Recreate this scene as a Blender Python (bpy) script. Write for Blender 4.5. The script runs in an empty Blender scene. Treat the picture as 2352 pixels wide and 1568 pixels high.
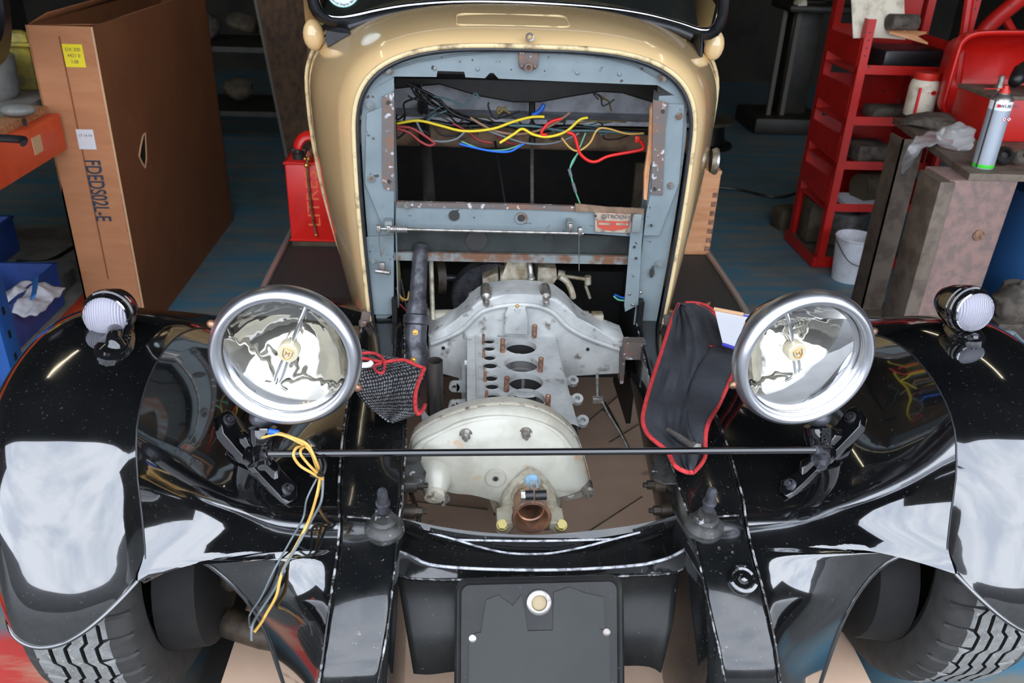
import bpy, bmesh, math, random
from mathutils import Vector, Matrix, noise
PI = math.pi
V = Vector
COL = bpy.context.scene.collection
rnd = random.Random(7)

# ------------------------------------------------------------------ camera
W_, H_, F_ = 2352, 1568, 1931.0
CAM = V((-0.136, 0.0, 1.42))
def _roll(a, b, r=0.008): return (a - r*b, b + r*a)
_vz = _roll(-114.0, 3726.0); _vy = _roll(-114.0, -1004.0)
_uz = -V((_vz[0], _vz[1], F_)).normalized()          # world up, seen in camera (right, down, forward)
_uy = V((_vy[0], _vy[1], F_)).normalized()
_uy = (_uy - _uz*_uy.dot(_uz)).normalized()
_ux = _uy.cross(_uz); _ux.normalize()
if _ux.x < 0: _ux = -_ux
def c2w(v): return V((v.dot(_ux), v.dot(_uy), v.dot(_uz)))
def ray(px, py): return c2w(V((px - W_/2, py - H_/2, F_)))
def P(px, py, X=None, Y=None, Z=None):
    d = ray(px, py)
    if X is not None: t = (X - CAM.x)/d.x
    elif Y is not None: t = (Y - CAM.y)/d.y
    else: t = (Z - CAM.z)/d.z
    return CAM + d*t
cd = bpy.data.cameras.new('camera'); cam = bpy.data.objects.new('camera', cd); COL.objects.link(cam)
R = Matrix((c2w(V((1,0,0))), -c2w(V((0,1,0))), -c2w(V((0,0,1))))).transposed()
cam.matrix_world = Matrix.Translation(CAM) @ R.to_4x4()
cd.sensor_width = 22.2; cd.lens = F_/W_*22.2; cd.clip_start = 0.02
cd.dof.use_dof = True; cd.dof.focus_distance = 1.55; cd.dof.aperture_fstop = 4.5
bpy.context.scene.camera = cam

# ------------------------------------------------------------------ materials
def _nodes(name):
    m = bpy.data.materials.new(name); m.use_nodes = True
    nt = m.node_tree; b = nt.nodes['Principled BSDF']
    return m, nt, b
def _n(nt, t, **k):
    n = nt.nodes.new(t)
    for a, v in k.items(): setattr(n, a, v)
    return n
def c4(c): return (c[0], c[1], c[2], 1)
def hexs(r, g, b):
    f = lambda v: ((v/255+0.055)/1.055)**2.4 if v > 10 else v/255/12.92
    return (f(r), f(g), f(b))
def pm(name, c1, c2=None, rough=0.5, metal=0.0, scale=20, detail=4, lo=0.45, hi=0.6, bump=0.0, bscale=None,
       coat=0.0, rough2=None, stretch=None, c3=None, s3=80, lo3=0.62, hi3=0.68, bdist=0.003, distort=0.0, spec=None, wave=None):
    m, nt, b = _nodes(name); L = nt.links.new
    b.inputs['Base Color'].default_value = c4(c1); b.inputs['Roughness'].default_value = rough
    b.inputs['Metallic'].default_value = metal; b.inputs['Coat Weight'].default_value = coat
    b.inputs['Coat Roughness'].default_value = 0.03
    if spec is not None: b.inputs['Specular IOR Level'].default_value = spec
    tc = _n(nt, 'ShaderNodeTexCoord'); mp = _n(nt, 'ShaderNodeMapping'); L(tc.outputs['Object'], mp.inputs['Vector'])
    if stretch: mp.inputs['Scale'].default_value = stretch
    src = None
    if c2 is not None:
        nz = _n(nt, 'ShaderNodeTexNoise'); nz.inputs['Scale'].default_value = scale; nz.inputs['Detail'].default_value = detail
        nz.inputs['Distortion'].default_value = distort; nz.inputs['Roughness'].default_value = 0.62
        L(mp.outputs[0], nz.inputs['Vector'])
        cr = _n(nt, 'ShaderNodeMapRange'); cr.inputs['From Min'].default_value = lo; cr.inputs['From Max'].default_value = hi
        L(nz.outputs['Fac'], cr.inputs['Value'])
        mx = _n(nt, 'ShaderNodeMix', data_type='RGBA'); mx.inputs[6].default_value = c4(c1); mx.inputs[7].default_value = c4(c2)
        L(cr.outputs[0], mx.inputs[0]); src = mx.outputs[2]
        if rough2 is not None:
            rr = _n(nt, 'ShaderNodeMapRange'); rr.inputs['To Min'].default_value = rough; rr.inputs['To Max'].default_value = rough2
            L(cr.outputs[0], rr.inputs['Value']); L(rr.outputs[0], b.inputs['Roughness'])
    if c3 is not None:
        n3 = _n(nt, 'ShaderNodeTexNoise'); n3.inputs['Scale'].default_value = s3; n3.inputs['Detail'].default_value = 3
        L(tc.outputs['Object'], n3.inputs['Vector'])
        r3 = _n(nt, 'ShaderNodeMapRange'); r3.inputs['From Min'].default_value = lo3; r3.inputs['From Max'].default_value = hi3
        L(n3.outputs['Fac'], r3.inputs['Value'])
        m3 = _n(nt, 'ShaderNodeMix', data_type='RGBA')
        if src: L(src, m3.inputs[6])
        else: m3.inputs[6].default_value = c4(c1)
        m3.inputs[7].default_value = c4(c3); L(r3.outputs[0], m3.inputs[0]); src = m3.outputs[2]
    if src: L(src, b.inputs['Base Color'])
    if bump:
        nb = _n(nt, 'ShaderNodeTexNoise'); nb.inputs['Scale'].default_value = bscale or scale*3; nb.inputs['Detail'].default_value = 5
        L(mp.outputs[0], nb.inputs['Vector'])
        bp = _n(nt, 'ShaderNodeBump'); bp.inputs['Strength'].default_value = bump; bp.inputs['Distance'].default_value = bdist
        L(nb.outputs['Fac'], bp.inputs['Height']); L(bp.outputs[0], b.inputs['Normal'])
    return m
M = {}
M['black_paint'] = pm('black_paint', (0.0035,0.0038,0.0042), (0.006,0.0065,0.007), rough=0.09, rough2=0.16, scale=6, lo=.4, hi=.7, coat=1.0,
                      c3=(0.05,0.05,0.048), s3=210, lo3=.665, hi3=.73, bump=0.10, bscale=7, bdist=.004)
M['black_paint'].node_tree.nodes['Principled BSDF'].inputs['Coat IOR'].default_value = 2.1
M['black_rail'] = pm('black_rail_paint', (0.005,0.0055,0.006), (0.009,0.009,0.0085), rough=0.1, rough2=0.2, scale=9, lo=.4, hi=.7, coat=.3,
                      c3=(0.13,0.12,0.10), s3=190, lo3=.68, hi3=.74, bump=0.12, bscale=18, bdist=.003)
M['black_rail'].node_tree.nodes['Principled BSDF'].inputs['Coat IOR'].default_value = 1.9
M['black_matt'] = pm('black_satin_paint', (0.009,0.009,0.009), (0.016,0.016,0.014), rough=0.4, spec=.3, scale=14, lo=.4, hi=.7, c3=(.1,.09,.08), s3=150, lo3=.7, hi3=.76)
M['black_rubber'] = pm('black_rubber', (0.012,0.013,0.015), (0.02,0.021,0.024), rough=0.42, scale=30)
M['chip'] = pm('chipped_edge', (0.01,0.01,0.01), (0.36,0.36,0.36), rough=.25, rough2=.5, scale=48, lo=.50, hi=.62, detail=9)
M['highlightedge'] = pm('worn_highlight_edge', (.10,.10,.105), (.42,.43,.46), rough=.25, scale=60, lo=.38, hi=.55, detail=8)  # highlight along the rolled edges put into the colour, mixed with wear
M['cream'] = pm('cream_paint', hexs(222,190,140), hexs(214,180,128), rough=0.16, scale=4, lo=.3, hi=.7, coat=.8, bump=.05, bscale=9, bdist=.003)
M['flange'] = pm('worn_cream_edge', hexs(206,184,140), hexs(120,98,72), rough=0.4, scale=26, lo=.52, hi=.7)
M['grey'] = pm('blue_grey_paint', hexs(116,127,130), hexs(102,114,118), rough=0.42, scale=9, lo=.4, hi=.7, c3=hexs(58,50,44), s3=60, lo3=.66, hi3=.72, bump=.1, bscale=25)
M['greyrust'] = pm('grey_paint_rusted', hexs(112,120,120), hexs(104,72,52), rough=0.5, scale=22, lo=.46, hi=.58, detail=6, bump=.2)
M['rust'] = pm('rusted_steel', hexs(92,84,80), hexs(116,82,62), rough=0.6, scale=34, lo=.5, hi=.66, detail=6, c3=hexs(170,168,170), s3=70, lo3=.6, hi3=.66, bump=.3)
M['greenblack'] = pm('dark_green_black_metal', hexs(40,46,44), hexs(26,30,29), rough=.45, scale=10)
M['steel'] = pm('bare_steel', (.45,.44,.42), (.26,.23,.2), rough=.32, metal=.9, scale=40, lo=.42, hi=.6, rough2=.5)
M['darksteel'] = pm('dark_oiled_steel', hexs(84,84,90), hexs(50,50,54), rough=.3, metal=.45, scale=40, lo=.4, hi=.62, rough2=.5, bump=.25, bscale=120, bdist=.001)
M['pipe'] = pm('brown_grey_pipe', hexs(84,78,74), hexs(62,58,56), rough=.4, metal=.55, scale=30, stretch=(1,1,.2))
M['chrome'] = pm('chrome', (.82,.83,.85), (.7,.71,.74), rough=.07, metal=1, scale=20, rough2=.2, lo=.5, hi=.75, bump=.03, bscale=40)
M['alloy'] = pm('cast_aluminium', hexs(186,187,184), hexs(150,152,152), rough=.46, metal=.15, scale=11, lo=.38, hi=.68, detail=8, c3=hexs(104,98,88), s3=32, lo3=.62, hi3=.74, bump=.35, bscale=90, bdist=.0015)
M['alloy_cover'] = pm('painted_aluminium_cover', hexs(168,166,154), hexs(146,142,128), rough=.3, metal=.1, scale=10, lo=.4, hi=.66, detail=6, c3=hexs(166,118,70), s3=19, lo3=.63, hi3=.74, bump=.25, bscale=110, bdist=.0012)
M['gasket'] = pm('gasket_edge', hexs(172,166,150), hexs(96,86,72), rough=.6, scale=60, lo=.52, hi=.66)
M['grimy'] = pm('grimy_torn_metal', hexs(58,58,56), hexs(36,35,33), rough=.5, scale=40, c3=hexs(150,150,150), s3=60, lo3=.62, hi3=.7)
M['boredeep'] = pm('bore_bottom', hexs(40,39,38), None, rough=.6)
M['alloy_old'] = pm('stained_aluminium', hexs(176,170,152), hexs(118,104,80), rough=.5, metal=.2, scale=24, lo=.42, hi=.64, detail=7, bump=.3)
M['boredark'] = pm('bore_metal', hexs(120,118,116), hexs(86,84,82), rough=.5, metal=.3, scale=18)
M['copper'] = pm('coppery_steel', hexs(170,126,98), hexs(120,92,76), rough=.36, metal=.7, scale=24)
M['studrust'] = pm('rusty_stud', hexs(148,110,88), hexs(104,74,58), rough=.55, metal=.4, scale=90)
M['brass'] = pm('brass', hexs(206,160,86), None, rough=.3, metal=.85)
M['zinc'] = pm('yellow_zinc_bolt', hexs(136,124,76), None, rough=.3, metal=.7)
M['bluezinc'] = pm('blue_zinc_nut', hexs(150,174,190), None, rough=.28, metal=.7)
M['plate'] = pm('plain_dark_plate', hexs(61,62,61), hexs(58,59,58), rough=.8, scale=3, spec=.1)
M['tan'] = pm('tan_inside', hexs(150,134,104), None, rough=.7)
M['tyre'] = pm('tyre_tread_rubber', hexs(122,122,120), hexs(104,104,102), rough=.85, scale=60, c3=hexs(150,148,138), s3=120, lo3=.6, hi3=.7, bump=.3, bscale=200, bdist=.0008)
M['tyreside'] = pm('tyre_sidewall_rubber', hexs(52,51,49), hexs(44,43,41), rough=.8, scale=30)
M['groove'] = pm('tyre_groove', hexs(22,22,22), None, rough=.9)
M['wheelwell'] = pm('shade_black_underbody', hexs(15,14,13), hexs(24,22,20), rough=.8, scale=12)  # near-black: darkness of the wheel well put into the colour
M['dark'] = pm('oily_black_metal', hexs(26,25,24), hexs(38,34,30), rough=.55, scale=20)
M['oilbrown'] = pm('oily_brown_metal', hexs(46,40,34), hexs(70,58,44), rough=.5, metal=.3, scale=24)
M['mat'] = pm('ribbed_rubber_mat', hexs(44,43,42), hexs(50,49,47), rough=.7, scale=60)
M['alutrim'] = pm('dull_aluminium_trim', hexs(176,170,164), None, rough=.4, metal=.6)
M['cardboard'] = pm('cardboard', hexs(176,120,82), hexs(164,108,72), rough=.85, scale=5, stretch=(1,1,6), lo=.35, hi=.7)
M['cardside'] = pm('cardboard_side_shaded', hexs(128,78,44), hexs(116,68,36), rough=.85, scale=5, lo=.35, hi=.7)  # same cardboard as the front, with the sides' shade put into the colour
M['cardedge'] = pm('cardboard_edge', hexs(196,156,118), None, rough=.9)
M['cardfloor'] = pm('floor_cardboard', hexs(236,202,174), hexs(224,188,160), rough=.85, scale=5, lo=.35, hi=.7, c3=hexs(98,70,52), s3=9, lo3=.66, hi3=.72)
M['ink'] = pm('dark_blue_ink', hexs(42,50,66), None, rough=.7)
M['yellowlabel'] = pm('yellow_label', hexs(226,204,30), None, rough=.6)
M['whitelabel'] = pm('white_label', hexs(205,205,208), None, rough=.6)
M['red'] = pm('red_can_paint', hexs(206,30,22), hexs(190,24,18), rough=.35, scale=6)
M['redcap'] = pm('red_plastic', hexs(196,44,32), None, rough=.4)
M['redrack'] = pm('red_rack_paint', hexs(182,26,18), hexs(166,20,14), rough=.4, scale=5, c3=hexs(80,40,34), s3=30, lo3=.68, hi3=.73)
M['redtub'] = pm('red_tub_plastic', hexs(200,28,20), hexs(182,22,16), rough=.32, scale=5, c3=hexs(150,100,90), s3=14, lo3=.66, hi3=.8)
M['orange'] = pm('orange_beam_paint', hexs(226,86,44), hexs(212,74,36), rough=.5, scale=8, c3=hexs(222,150,120), s3=30, lo3=.67, hi3=.74)
M['blue'] = pm('blue_upright_paint', hexs(34,88,160), hexs(28,74,140), rough=.5, scale=10)
M['bluebin'] = pm('blue_plastic', hexs(48,78,150), hexs(40,66,130), rough=.5, scale=10)
M['bluebarrel'] = pm('blue_barrel_plastic', hexs(20,66,112), None, rough=.5)
M['chipboard'] = pm('chipboard_edge', hexs(170,118,78), hexs(140,92,56), rough=.9, scale=120, lo=.45, hi=.55)
M['greyboard'] = pm('grey_shelf_board', hexs(138,134,126), hexs(120,114,106), rough=.8, scale=12)
M['yellow'] = pm('yellow_plastic_case', hexs(190,168,40), hexs(110,100,60), rough=.6, scale=9, lo=.4, hi=.65)
M['plank'] = pm('weathered_wood', hexs(98,74,52), hexs(66,50,36), rough=.8, scale=6, stretch=(5,5,.5), detail=7, lo=.38, hi=.62, bump=.3)
M['plankedge'] = pm('plank_edge', hexs(104,98,88), None, rough=.8)
M['pine'] = pm('pine_wood', hexs(204,150,108), hexs(180,122,80), rough=.6, scale=5, stretch=(1,1,7), detail=6, lo=.35, hi=.65, c3=hexs(150,96,60), s3=6, lo3=.66, hi3=.72)
M['wood_dark'] = pm('dark_wood_block', hexs(80,70,54), hexs(60,52,40), rough=.85, scale=18)
M['benchsteel'] = pm('brown_grey_bench_steel', hexs(112,98,86), hexs(88,76,66), rough=.6, metal=.2, scale=14, detail=6, bump=.15)
M['benchpink'] = pm('pinkish_grey_steel', hexs(134,106,98), hexs(112,94,88), rough=.7, scale=26, detail=8, lo=.42, hi=.6, bump=.15)
M['clothblack'] = pm('black_cotton', hexs(50,52,58), hexs(42,44,49), rough=.95, scale=14, bump=.4, bscale=60, bdist=.004)
M['redpipe'] = pm('red_piping', hexs(190,50,52), hexs(164,40,44), rough=.8, scale=90, bump=.5, bscale=200)
M['paper'] = pm('white_paper', hexs(226,228,236), None, rough=.8)
M['bluetrim'] = pm('blue_trim', hexs(62,62,170), None, rough=.6)
M['white'] = pm('white_plastic', hexs(222,224,232), hexs(206,206,212), rough=.5, scale=20)
M['bottlewhite'] = pm('grubby_white_plastic', hexs(214,204,184), hexs(160,142,118), rough=.6, scale=18, lo=.5, hi=.75)
M['whiterag'] = pm('white_rag', hexs(214,214,220), hexs(188,188,196), rough=.95, scale=20, bump=.5)
M['ragblue'] = pm('rag_blue_band', hexs(40,110,180), None, rough=.8)
M['greyplastic'] = pm('grey_plastic', hexs(120,120,116), hexs(104,104,100), rough=.5, scale=14)
M['traygrey'] = pm('pale_grey_tray', hexs(150,160,160), None, rough=.4)
M['cangrey'] = pm('silver_grey_can', hexs(170,178,188), hexs(160,168,180), rough=.35, metal=.3, scale=6)
M['canwhite'] = pm('can_white_band', hexs(230,232,240), None, rough=.4)
M['green'] = pm('green_band', hexs(70,200,60), None, rough=.4)
M['wurthred'] = pm('logo_red', hexs(214,30,34), None, rough=.5)
M['blackplastic'] = pm('black_plastic', hexs(20,20,22), None, rough=.4)
M['machine'] = pm('dark_olive_machine', hexs(44,40,30), hexs(30,28,22), rough=.5, scale=12)
M['rubbish'] = pm('dusty_grey_scrap', hexs(92,84,74), hexs(60,54,48), rough=.8, scale=18)
M['lampbody'] = pm('lamp_black_enamel', (0.006,0.006,0.007), None, rough=.08, coat=1)
M['wallm'] = pm('dark_workshop_wall', hexs(52,48,42), hexs(40,37,33), rough=.9, scale=3)
M['ceilm'] = pm('dark_roof_sheet', hexs(44,42,40), hexs(36,35,34), rough=.9, scale=3)
M['dash'] = pm('dusty_grey_dash_panel', hexs(205,208,214), hexs(170,172,178), rough=.6, scale=12)
M['brownpad'] = pm('brown_felt', hexs(128,104,84), hexs(100,80,62), rough=.9, scale=20)
M['redplate'] = pm('red_maker_plate', hexs(170,66,50), None, rough=.5)
M['platemetal'] = pm('plate_bare_metal', hexs(176,160,140), hexs(130,116,104), rough=.45, metal=.4, scale=60)
M['sticker'] = pm('white_sticker', hexs(200,214,214), None, rough=.5)
M['tealline'] = pm('teal_sticker_edge', hexs(70,150,130), None, rough=.5)
M['stickerink'] = pm('dark_print', hexs(70,60,70), None, rough=.6)
M['goldink'] = pm('faded_gold_print', hexs(206,120,52), None, rough=.6)
M['litres'] = pm('embossed_red_letters', hexs(222,104,60), None, rough=.4)
for nm, col in dict(w_yellow=(214,188,30), w_red=(206,28,24), w_darkred=(128,34,34), w_blue=(20,90,190), w_green=(100,170,140), w_black=(20,20,22),
                    w_brown=(128,96,74), w_grey=(96,104,106), w_olive=(110,92,30), w_teal=(70,100,104), w_amber=(204,160,80)).items():
    M[nm] = pm(nm.replace('w_', '')+'_cable_sheath', hexs(*col), None, rough=.45)

def glassmat(name, col, rough=0.0, ior=1.45, trans=1.0):
    m, nt, b = _nodes(name)
    b.inputs['Base Color'].default_value = c4(col); b.inputs['Roughness'].default_value = rough
    b.inputs['IOR'].default_value = ior; b.inputs['Transmission Weight'].default_value = trans
    return m
M['lens'] = glassmat('headlight_glass', (1,1,1), 0.0, 1.25)
M['glass'] = glassmat('windscreen_glass', (.72,.8,.78), 0.0, 1.45)
M['milk'] = glassmat('frosted_ribbed_glass', (.36,.35,.41), .3, 1.45, .15)
M['film'] = glassmat('clear_plastic_film', (.9,.9,.9), .15, 1.2, .75)
nt = M['milk'].node_tree; b = nt.nodes['Principled BSDF']; tc = _n(nt,'ShaderNodeTexCoord'); wv = _n(nt,'ShaderNodeTexWave'); wv.bands_direction='X'; wv.inputs['Scale'].default_value=75
nt.links.new(tc.outputs['Object'], wv.inputs['Vector']); bp = _n(nt,'ShaderNodeBump'); bp.inputs['Strength'].default_value=.6; bp.inputs['Distance'].default_value=.002; nt.links.new(wv.outputs['Fac'], bp.inputs['Height']); nt.links.new(bp.outputs[0], b.inputs['Normal'])
m, nt, b = _nodes('silvered_reflector'); M['reflector'] = m
b.inputs['Base Color'].default_value = (.36,.345,.30,1); b.inputs['Metallic'].default_value = 1; b.inputs['Roughness'].default_value = .045
tc = _n(nt,'ShaderNodeTexCoord'); nz = _n(nt,'ShaderNodeTexNoise'); nz.inputs['Scale'].default_value = 16; nz.inputs['Detail'].default_value = 2
nt.links.new(tc.outputs['Object'], nz.inputs['Vector']); bp = _n(nt,'ShaderNodeBump'); bp.inputs['Strength'].default_value=.5; bp.inputs['Distance'].default_value=.008
nt.links.new(nz.outputs['Fac'], bp.inputs['Height']); nt.links.new(bp.outputs[0], b.inputs['Normal'])

M['forecourt'] = pm('grey_concrete_yard', hexs(52,52,52), hexs(42,42,42), rough=.9, scale=3)
m, nt, b = _nodes('fluorescent_tube'); M['lamp'] = m; b.inputs['Emission Color'].default_value = (1,.86,.6,1); b.inputs['Emission Strength'].default_value = 7
M['badgem'] = pm('champagne_badge', hexs(206,196,168), None, rough=.4, metal=.3)
# woven: grey threads over black
m, nt, b = _nodes('black_grey_woven_net'); M['net'] = m; L = nt.links.new
uv = _n(nt,'ShaderNodeUVMap'); mp = _n(nt,'ShaderNodeMapping'); mp.inputs['Scale'].default_value = (1,1,1); L(uv.outputs[0], mp.inputs[0])
ck = _n(nt,'ShaderNodeTexVoronoi'); ck.feature='F1'; ck.inputs['Scale'].default_value = 44; ck.inputs['Randomness'].default_value = .25; L(mp.outputs[0], ck.inputs['Vector'])
mr = _n(nt,'ShaderNodeMapRange'); mr.inputs['From Min'].default_value=.28; mr.inputs['From Max'].default_value=.42; L(ck.outputs['Distance'], mr.inputs['Value'])
mx = _n(nt,'ShaderNodeMix', data_type='RGBA'); mx.inputs[6].default_value=c4(hexs(128,128,130)); mx.inputs[7].default_value=c4(hexs(24,24,26)); L(mr.outputs[0], mx.inputs[0]); L(mx.outputs[2], b.inputs['Base Color'])
b.inputs['Roughness'].default_value = .8
bp = _n(nt,'ShaderNodeBump'); bp.inputs['Strength'].default_value=.8; bp.inputs['Distance'].default_value=-.002; L(ck.outputs['Distance'], bp.inputs['Height']); L(bp.outputs[0], b.inputs['Normal'])

# worn painted floor
m, nt, b = _nodes('worn_blue_floor_paint'); M['floor'] = m; L = nt.links.new
tc = _n(nt,'ShaderNodeTexCoord'); mp = _n(nt,'ShaderNodeMapping'); mp.inputs['Scale'].default_value=(.35,2.2,1); L(tc.outputs['Object'], mp.inputs[0])
def nz_(scale, lo, hi, vec, det=7):
    n = _n(nt,'ShaderNodeTexNoise'); n.inputs['Scale'].default_value=scale; n.inputs['Detail'].default_value=det; n.inputs['Roughness'].default_value=.65; L(vec, n.inputs['Vector'])
    r = _n(nt,'ShaderNodeMapRange'); r.inputs['From Min'].default_value=lo; r.inputs['From Max'].default_value=hi; L(n.outputs['Fac'], r.inputs['Value']); return r.outputs[0]
def mix_(f, a, bb):
    x = _n(nt,'ShaderNodeMix', data_type='RGBA'); L(f, x.inputs[0])
    for i, s in ((6,a),(7,bb)):
        if isinstance(s, tuple): x.inputs[i].default_value = c4(s)
        else: L(s, x.inputs[i])
    return x.outputs[2]
f1 = nz_(5, .42, .62, mp.outputs[0]); f2 = nz_(3, .5, .72, tc.outputs['Object']); f3 = nz_(60, .66, .72, tc.outputs['Object'], 3)
base = mix_(f1, hexs(70,122,146), hexs(126,124,114)); base = mix_(f2, base, hexs(84,100,102)); base = mix_(f3, base, hexs(140,140,120))
sp = _n(nt,'ShaderNodeSeparateXYZ'); L(tc.outputs['Object'], sp.inputs[0])
def lt(sock, v, w=.02):
    r = _n(nt,'ShaderNodeMapRange'); r.inputs['From Min'].default_value=v-w; r.inputs['From Max'].default_value=v+w
    r.inputs['To Min'].default_value=1; r.inputs['To Max'].default_value=0; L(sock, r.inputs['Value']); return r.outputs[0]
redw = mix_(nz_(5,.5,.6,mp.outputs[0]), hexs(196,72,66), hexs(190,140,116))
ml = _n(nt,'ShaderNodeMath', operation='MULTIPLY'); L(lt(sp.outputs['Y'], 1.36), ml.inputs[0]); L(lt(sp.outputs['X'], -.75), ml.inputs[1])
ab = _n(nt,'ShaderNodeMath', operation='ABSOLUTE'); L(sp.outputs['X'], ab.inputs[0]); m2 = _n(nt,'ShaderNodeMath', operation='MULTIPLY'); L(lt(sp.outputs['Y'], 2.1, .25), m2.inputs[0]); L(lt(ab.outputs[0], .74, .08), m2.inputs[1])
base = mix_(m2.outputs[0], base, hexs(36,35,33)); gy = mix_(nz_(4,.45,.65,tc.outputs['Object']), hexs(96,96,94), hexs(80,80,78)); base = mix_(ml.outputs[0], base, redw); base = mix_(lt(sp.outputs['Y'], 1.08), base, gy)  # first mix paints the shade under the car into the floor colour
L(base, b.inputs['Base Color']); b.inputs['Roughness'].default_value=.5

# ------------------------------------------------------------------ mesh tools
class MB:
    def __init__(s): s.bm = bmesh.new(); s.mats = []; s.uvl = None
    def _mi(s, m):
        if m is None: return 0
        if m not in s.mats: s.mats.append(m)
        return s.mats.index(m)
    def face(s, vs, mi=0):
        try:
            f = s.bm.faces.new(vs); f.material_index = mi; return f
        except ValueError: return None
    def box(s, c, size, rot=None, m=None, bevel=0):
        mi = s._mi(m); c = V(c); R3 = rot if rot else Matrix.Identity(3)
        h = [x/2 for x in size]; vs = []
        for dx in (-1,1):
            for dy in (-1,1):
                for dz in (-1,1): vs.append(s.bm.verts.new(c + R3 @ V((dx*h[0],dy*h[1],dz*h[2]))))
        fs = []
        for q in ((0,1,3,2),(4,6,7,5),(0,4,5,1),(2,3,7,6),(0,2,6,4),(1,5,7,3)): fs.append(s.face([vs[i] for i in q], mi))
        if bevel:
            es = list({e for f in fs for e in f.edges})
            r = bmesh.ops.bevel(s.bm, geom=es, offset=bevel, segments=2, profile=.5, affect='EDGES')
            for f in r['faces']: f.material_index = mi
        return s
    def rings(s, rs, m=None, cap0=True, cap1=True, close=True):
        mi = s._mi(m); vr = [[s.bm.verts.new(p) for p in r] for r in rs]
        n = len(rs[0])
        for a, b_ in zip(vr, vr[1:]):
            for i in range(n if close else n-1):
                j = (i+1) % n; s.face([a[i], a[j], b_[j], b_[i]], mi)
        if close:
            if cap0: s.face(list(reversed(vr[0])), mi)
            if cap1: s.face(vr[-1], mi)
        return s
    def cyl(s, p0, p1, r0, r1=None, n=16, m=None, cap=True):
        p0, p1 = V(p0), V(p1); r1 = r0 if r1 is None else r1
        d = (p1-p0).normalized(); a = d.orthogonal().normalized(); b_ = d.cross(a)
        rs = [[p + (a*math.cos(2*PI*i/n) + b_*math.sin(2*PI*i/n))*r for i in range(n)] for p, r in ((p0,r0),(p1,r1))]
        return s.rings(rs, m, cap, cap)
    def lathe(s, o, d, prof, n=32, m=None, cap0=False, cap1=False, arc=1.0, up=None):
        """prof: (distance along d, radius)"""
        o, d = V(o), V(d).normalized(); a = (up - d*up.dot(d)).normalized() if up else d.orthogonal().normalized(); b_ = d.cross(a)
        rs = []
        for t, r in prof:
            r = max(r, 1e-5)
            rs.append([o + d*t + (a*math.cos(2*PI*i/n*arc) + b_*math.sin(2*PI*i/n*arc))*r for i in range(n)])
        return s.rings(rs, m, cap0, cap1)
    def sphere(s, c, r, n=12, m=None, sc=(1,1,1)):
        c = V(c); mi = s._mi(m); k = n//2+1; rs = []
        for i in range(1, k): 
            th = PI*i/k; rs.append([c + V((math.sin(th)*math.cos(2*PI*j/n)*r*sc[0], math.sin(th)*math.sin(2*PI*j/n)*r*sc[1], math.cos(th)*r*sc[2])) for j in range(n)])
        vr = [[s.bm.verts.new(p) for p in q] for q in rs]
        t = s.bm.verts.new(c+V((0,0,r*sc[2]))); b_ = s.bm.verts.new(c-V((0,0,r*sc[2])))
        for j in range(n):
            l = (j+1)%n; s.face([t, vr[0][j], vr[0][l]], mi); s.face([b_, vr[-1][l], vr[-1][j]], mi)
            for a, e in zip(vr, vr[1:]): s.face([a[j], e[j], e[l], a[l]], mi)
        return s
    def tube(s, pts, r, n=8, m=None, smooth=3, closed=False, flat=None, rr=None):
        pts = [V(p) for p in pts]
        if smooth and len(pts) > 2: pts = crom(pts, smooth, closed)
        N = len(pts); rs = []; pa = None
        for i, p in enumerate(pts):
            if closed: t = pts[(i+1)%N]-pts[i-1]
            else: t = (pts[min(i+1,N-1)]-pts[max(i-1,0)])
            if t.length < 1e-9: t = V((0,0,1))
            t.normalize()
            if pa is None: a = t.orthogonal().normalized()
            else:
                a = pa - t*pa.dot(t); a = a.normalized() if a.length > 1e-6 else t.orthogonal().normalized()
            pa = a; b_ = t.cross(a); q = rr(i/(N-1)) if rr else r
            rs.append([p + a*math.cos(2*PI*k/n)*q + b_*math.sin(2*PI*k/n)*q*(flat or 1) for k in range(n)])
        if closed: rs.append(rs[0]); return s.rings(rs, m, False, False)
        return s.rings(rs, m)
    def prism(s, pts, ext, m=None, bevel=0):
        mi = s._mi(m); ext = V(ext); a = [s.bm.verts.new(V(p)) for p in pts]; b_ = [s.bm.verts.new(V(p)+ext) for p in pts]
        f0 = s.face(a, mi); f1 = s.face(list(reversed(b_)), mi); n = len(a); fs = [f0, f1]
        for i in range(n): fs.append(s.face([a[i], b_[i], b_[(i+1)%n], a[(i+1)%n]], mi))
        if bevel and f0: 
            r = bmesh.ops.bevel(s.bm, geom=list(f0.edges), offset=bevel, segments=3, profile=.5, affect='EDGES')
            for f in r['faces']: f.material_index = mi
        return s
    def grid(s, rows, m=None, uv=None, flip=False):
        mi = s._mi(m); vr = [[s.bm.verts.new(V(p)) for p in r] for r in rows]
        if uv and not s.uvl: s.uvl = s.bm.loops.layers.uv.new('UVMap')
        nr, nc = len(rows), len(rows[0])
        for i in range(nr-1):
            for j in range(nc-1):
                q = [(i,j),(i,j+1),(i+1,j+1),(i+1,j)]
                if flip: q.reverse()
                f = s.face([vr[a][b_] for a, b_ in q], mi)
                if f and uv:
                    for lp, (a, b_) in zip(f.loops, q): lp[s.uvl].uv = (b_/(nc-1)*uv[0], a/(nr-1)*uv[1])
        return s
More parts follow.
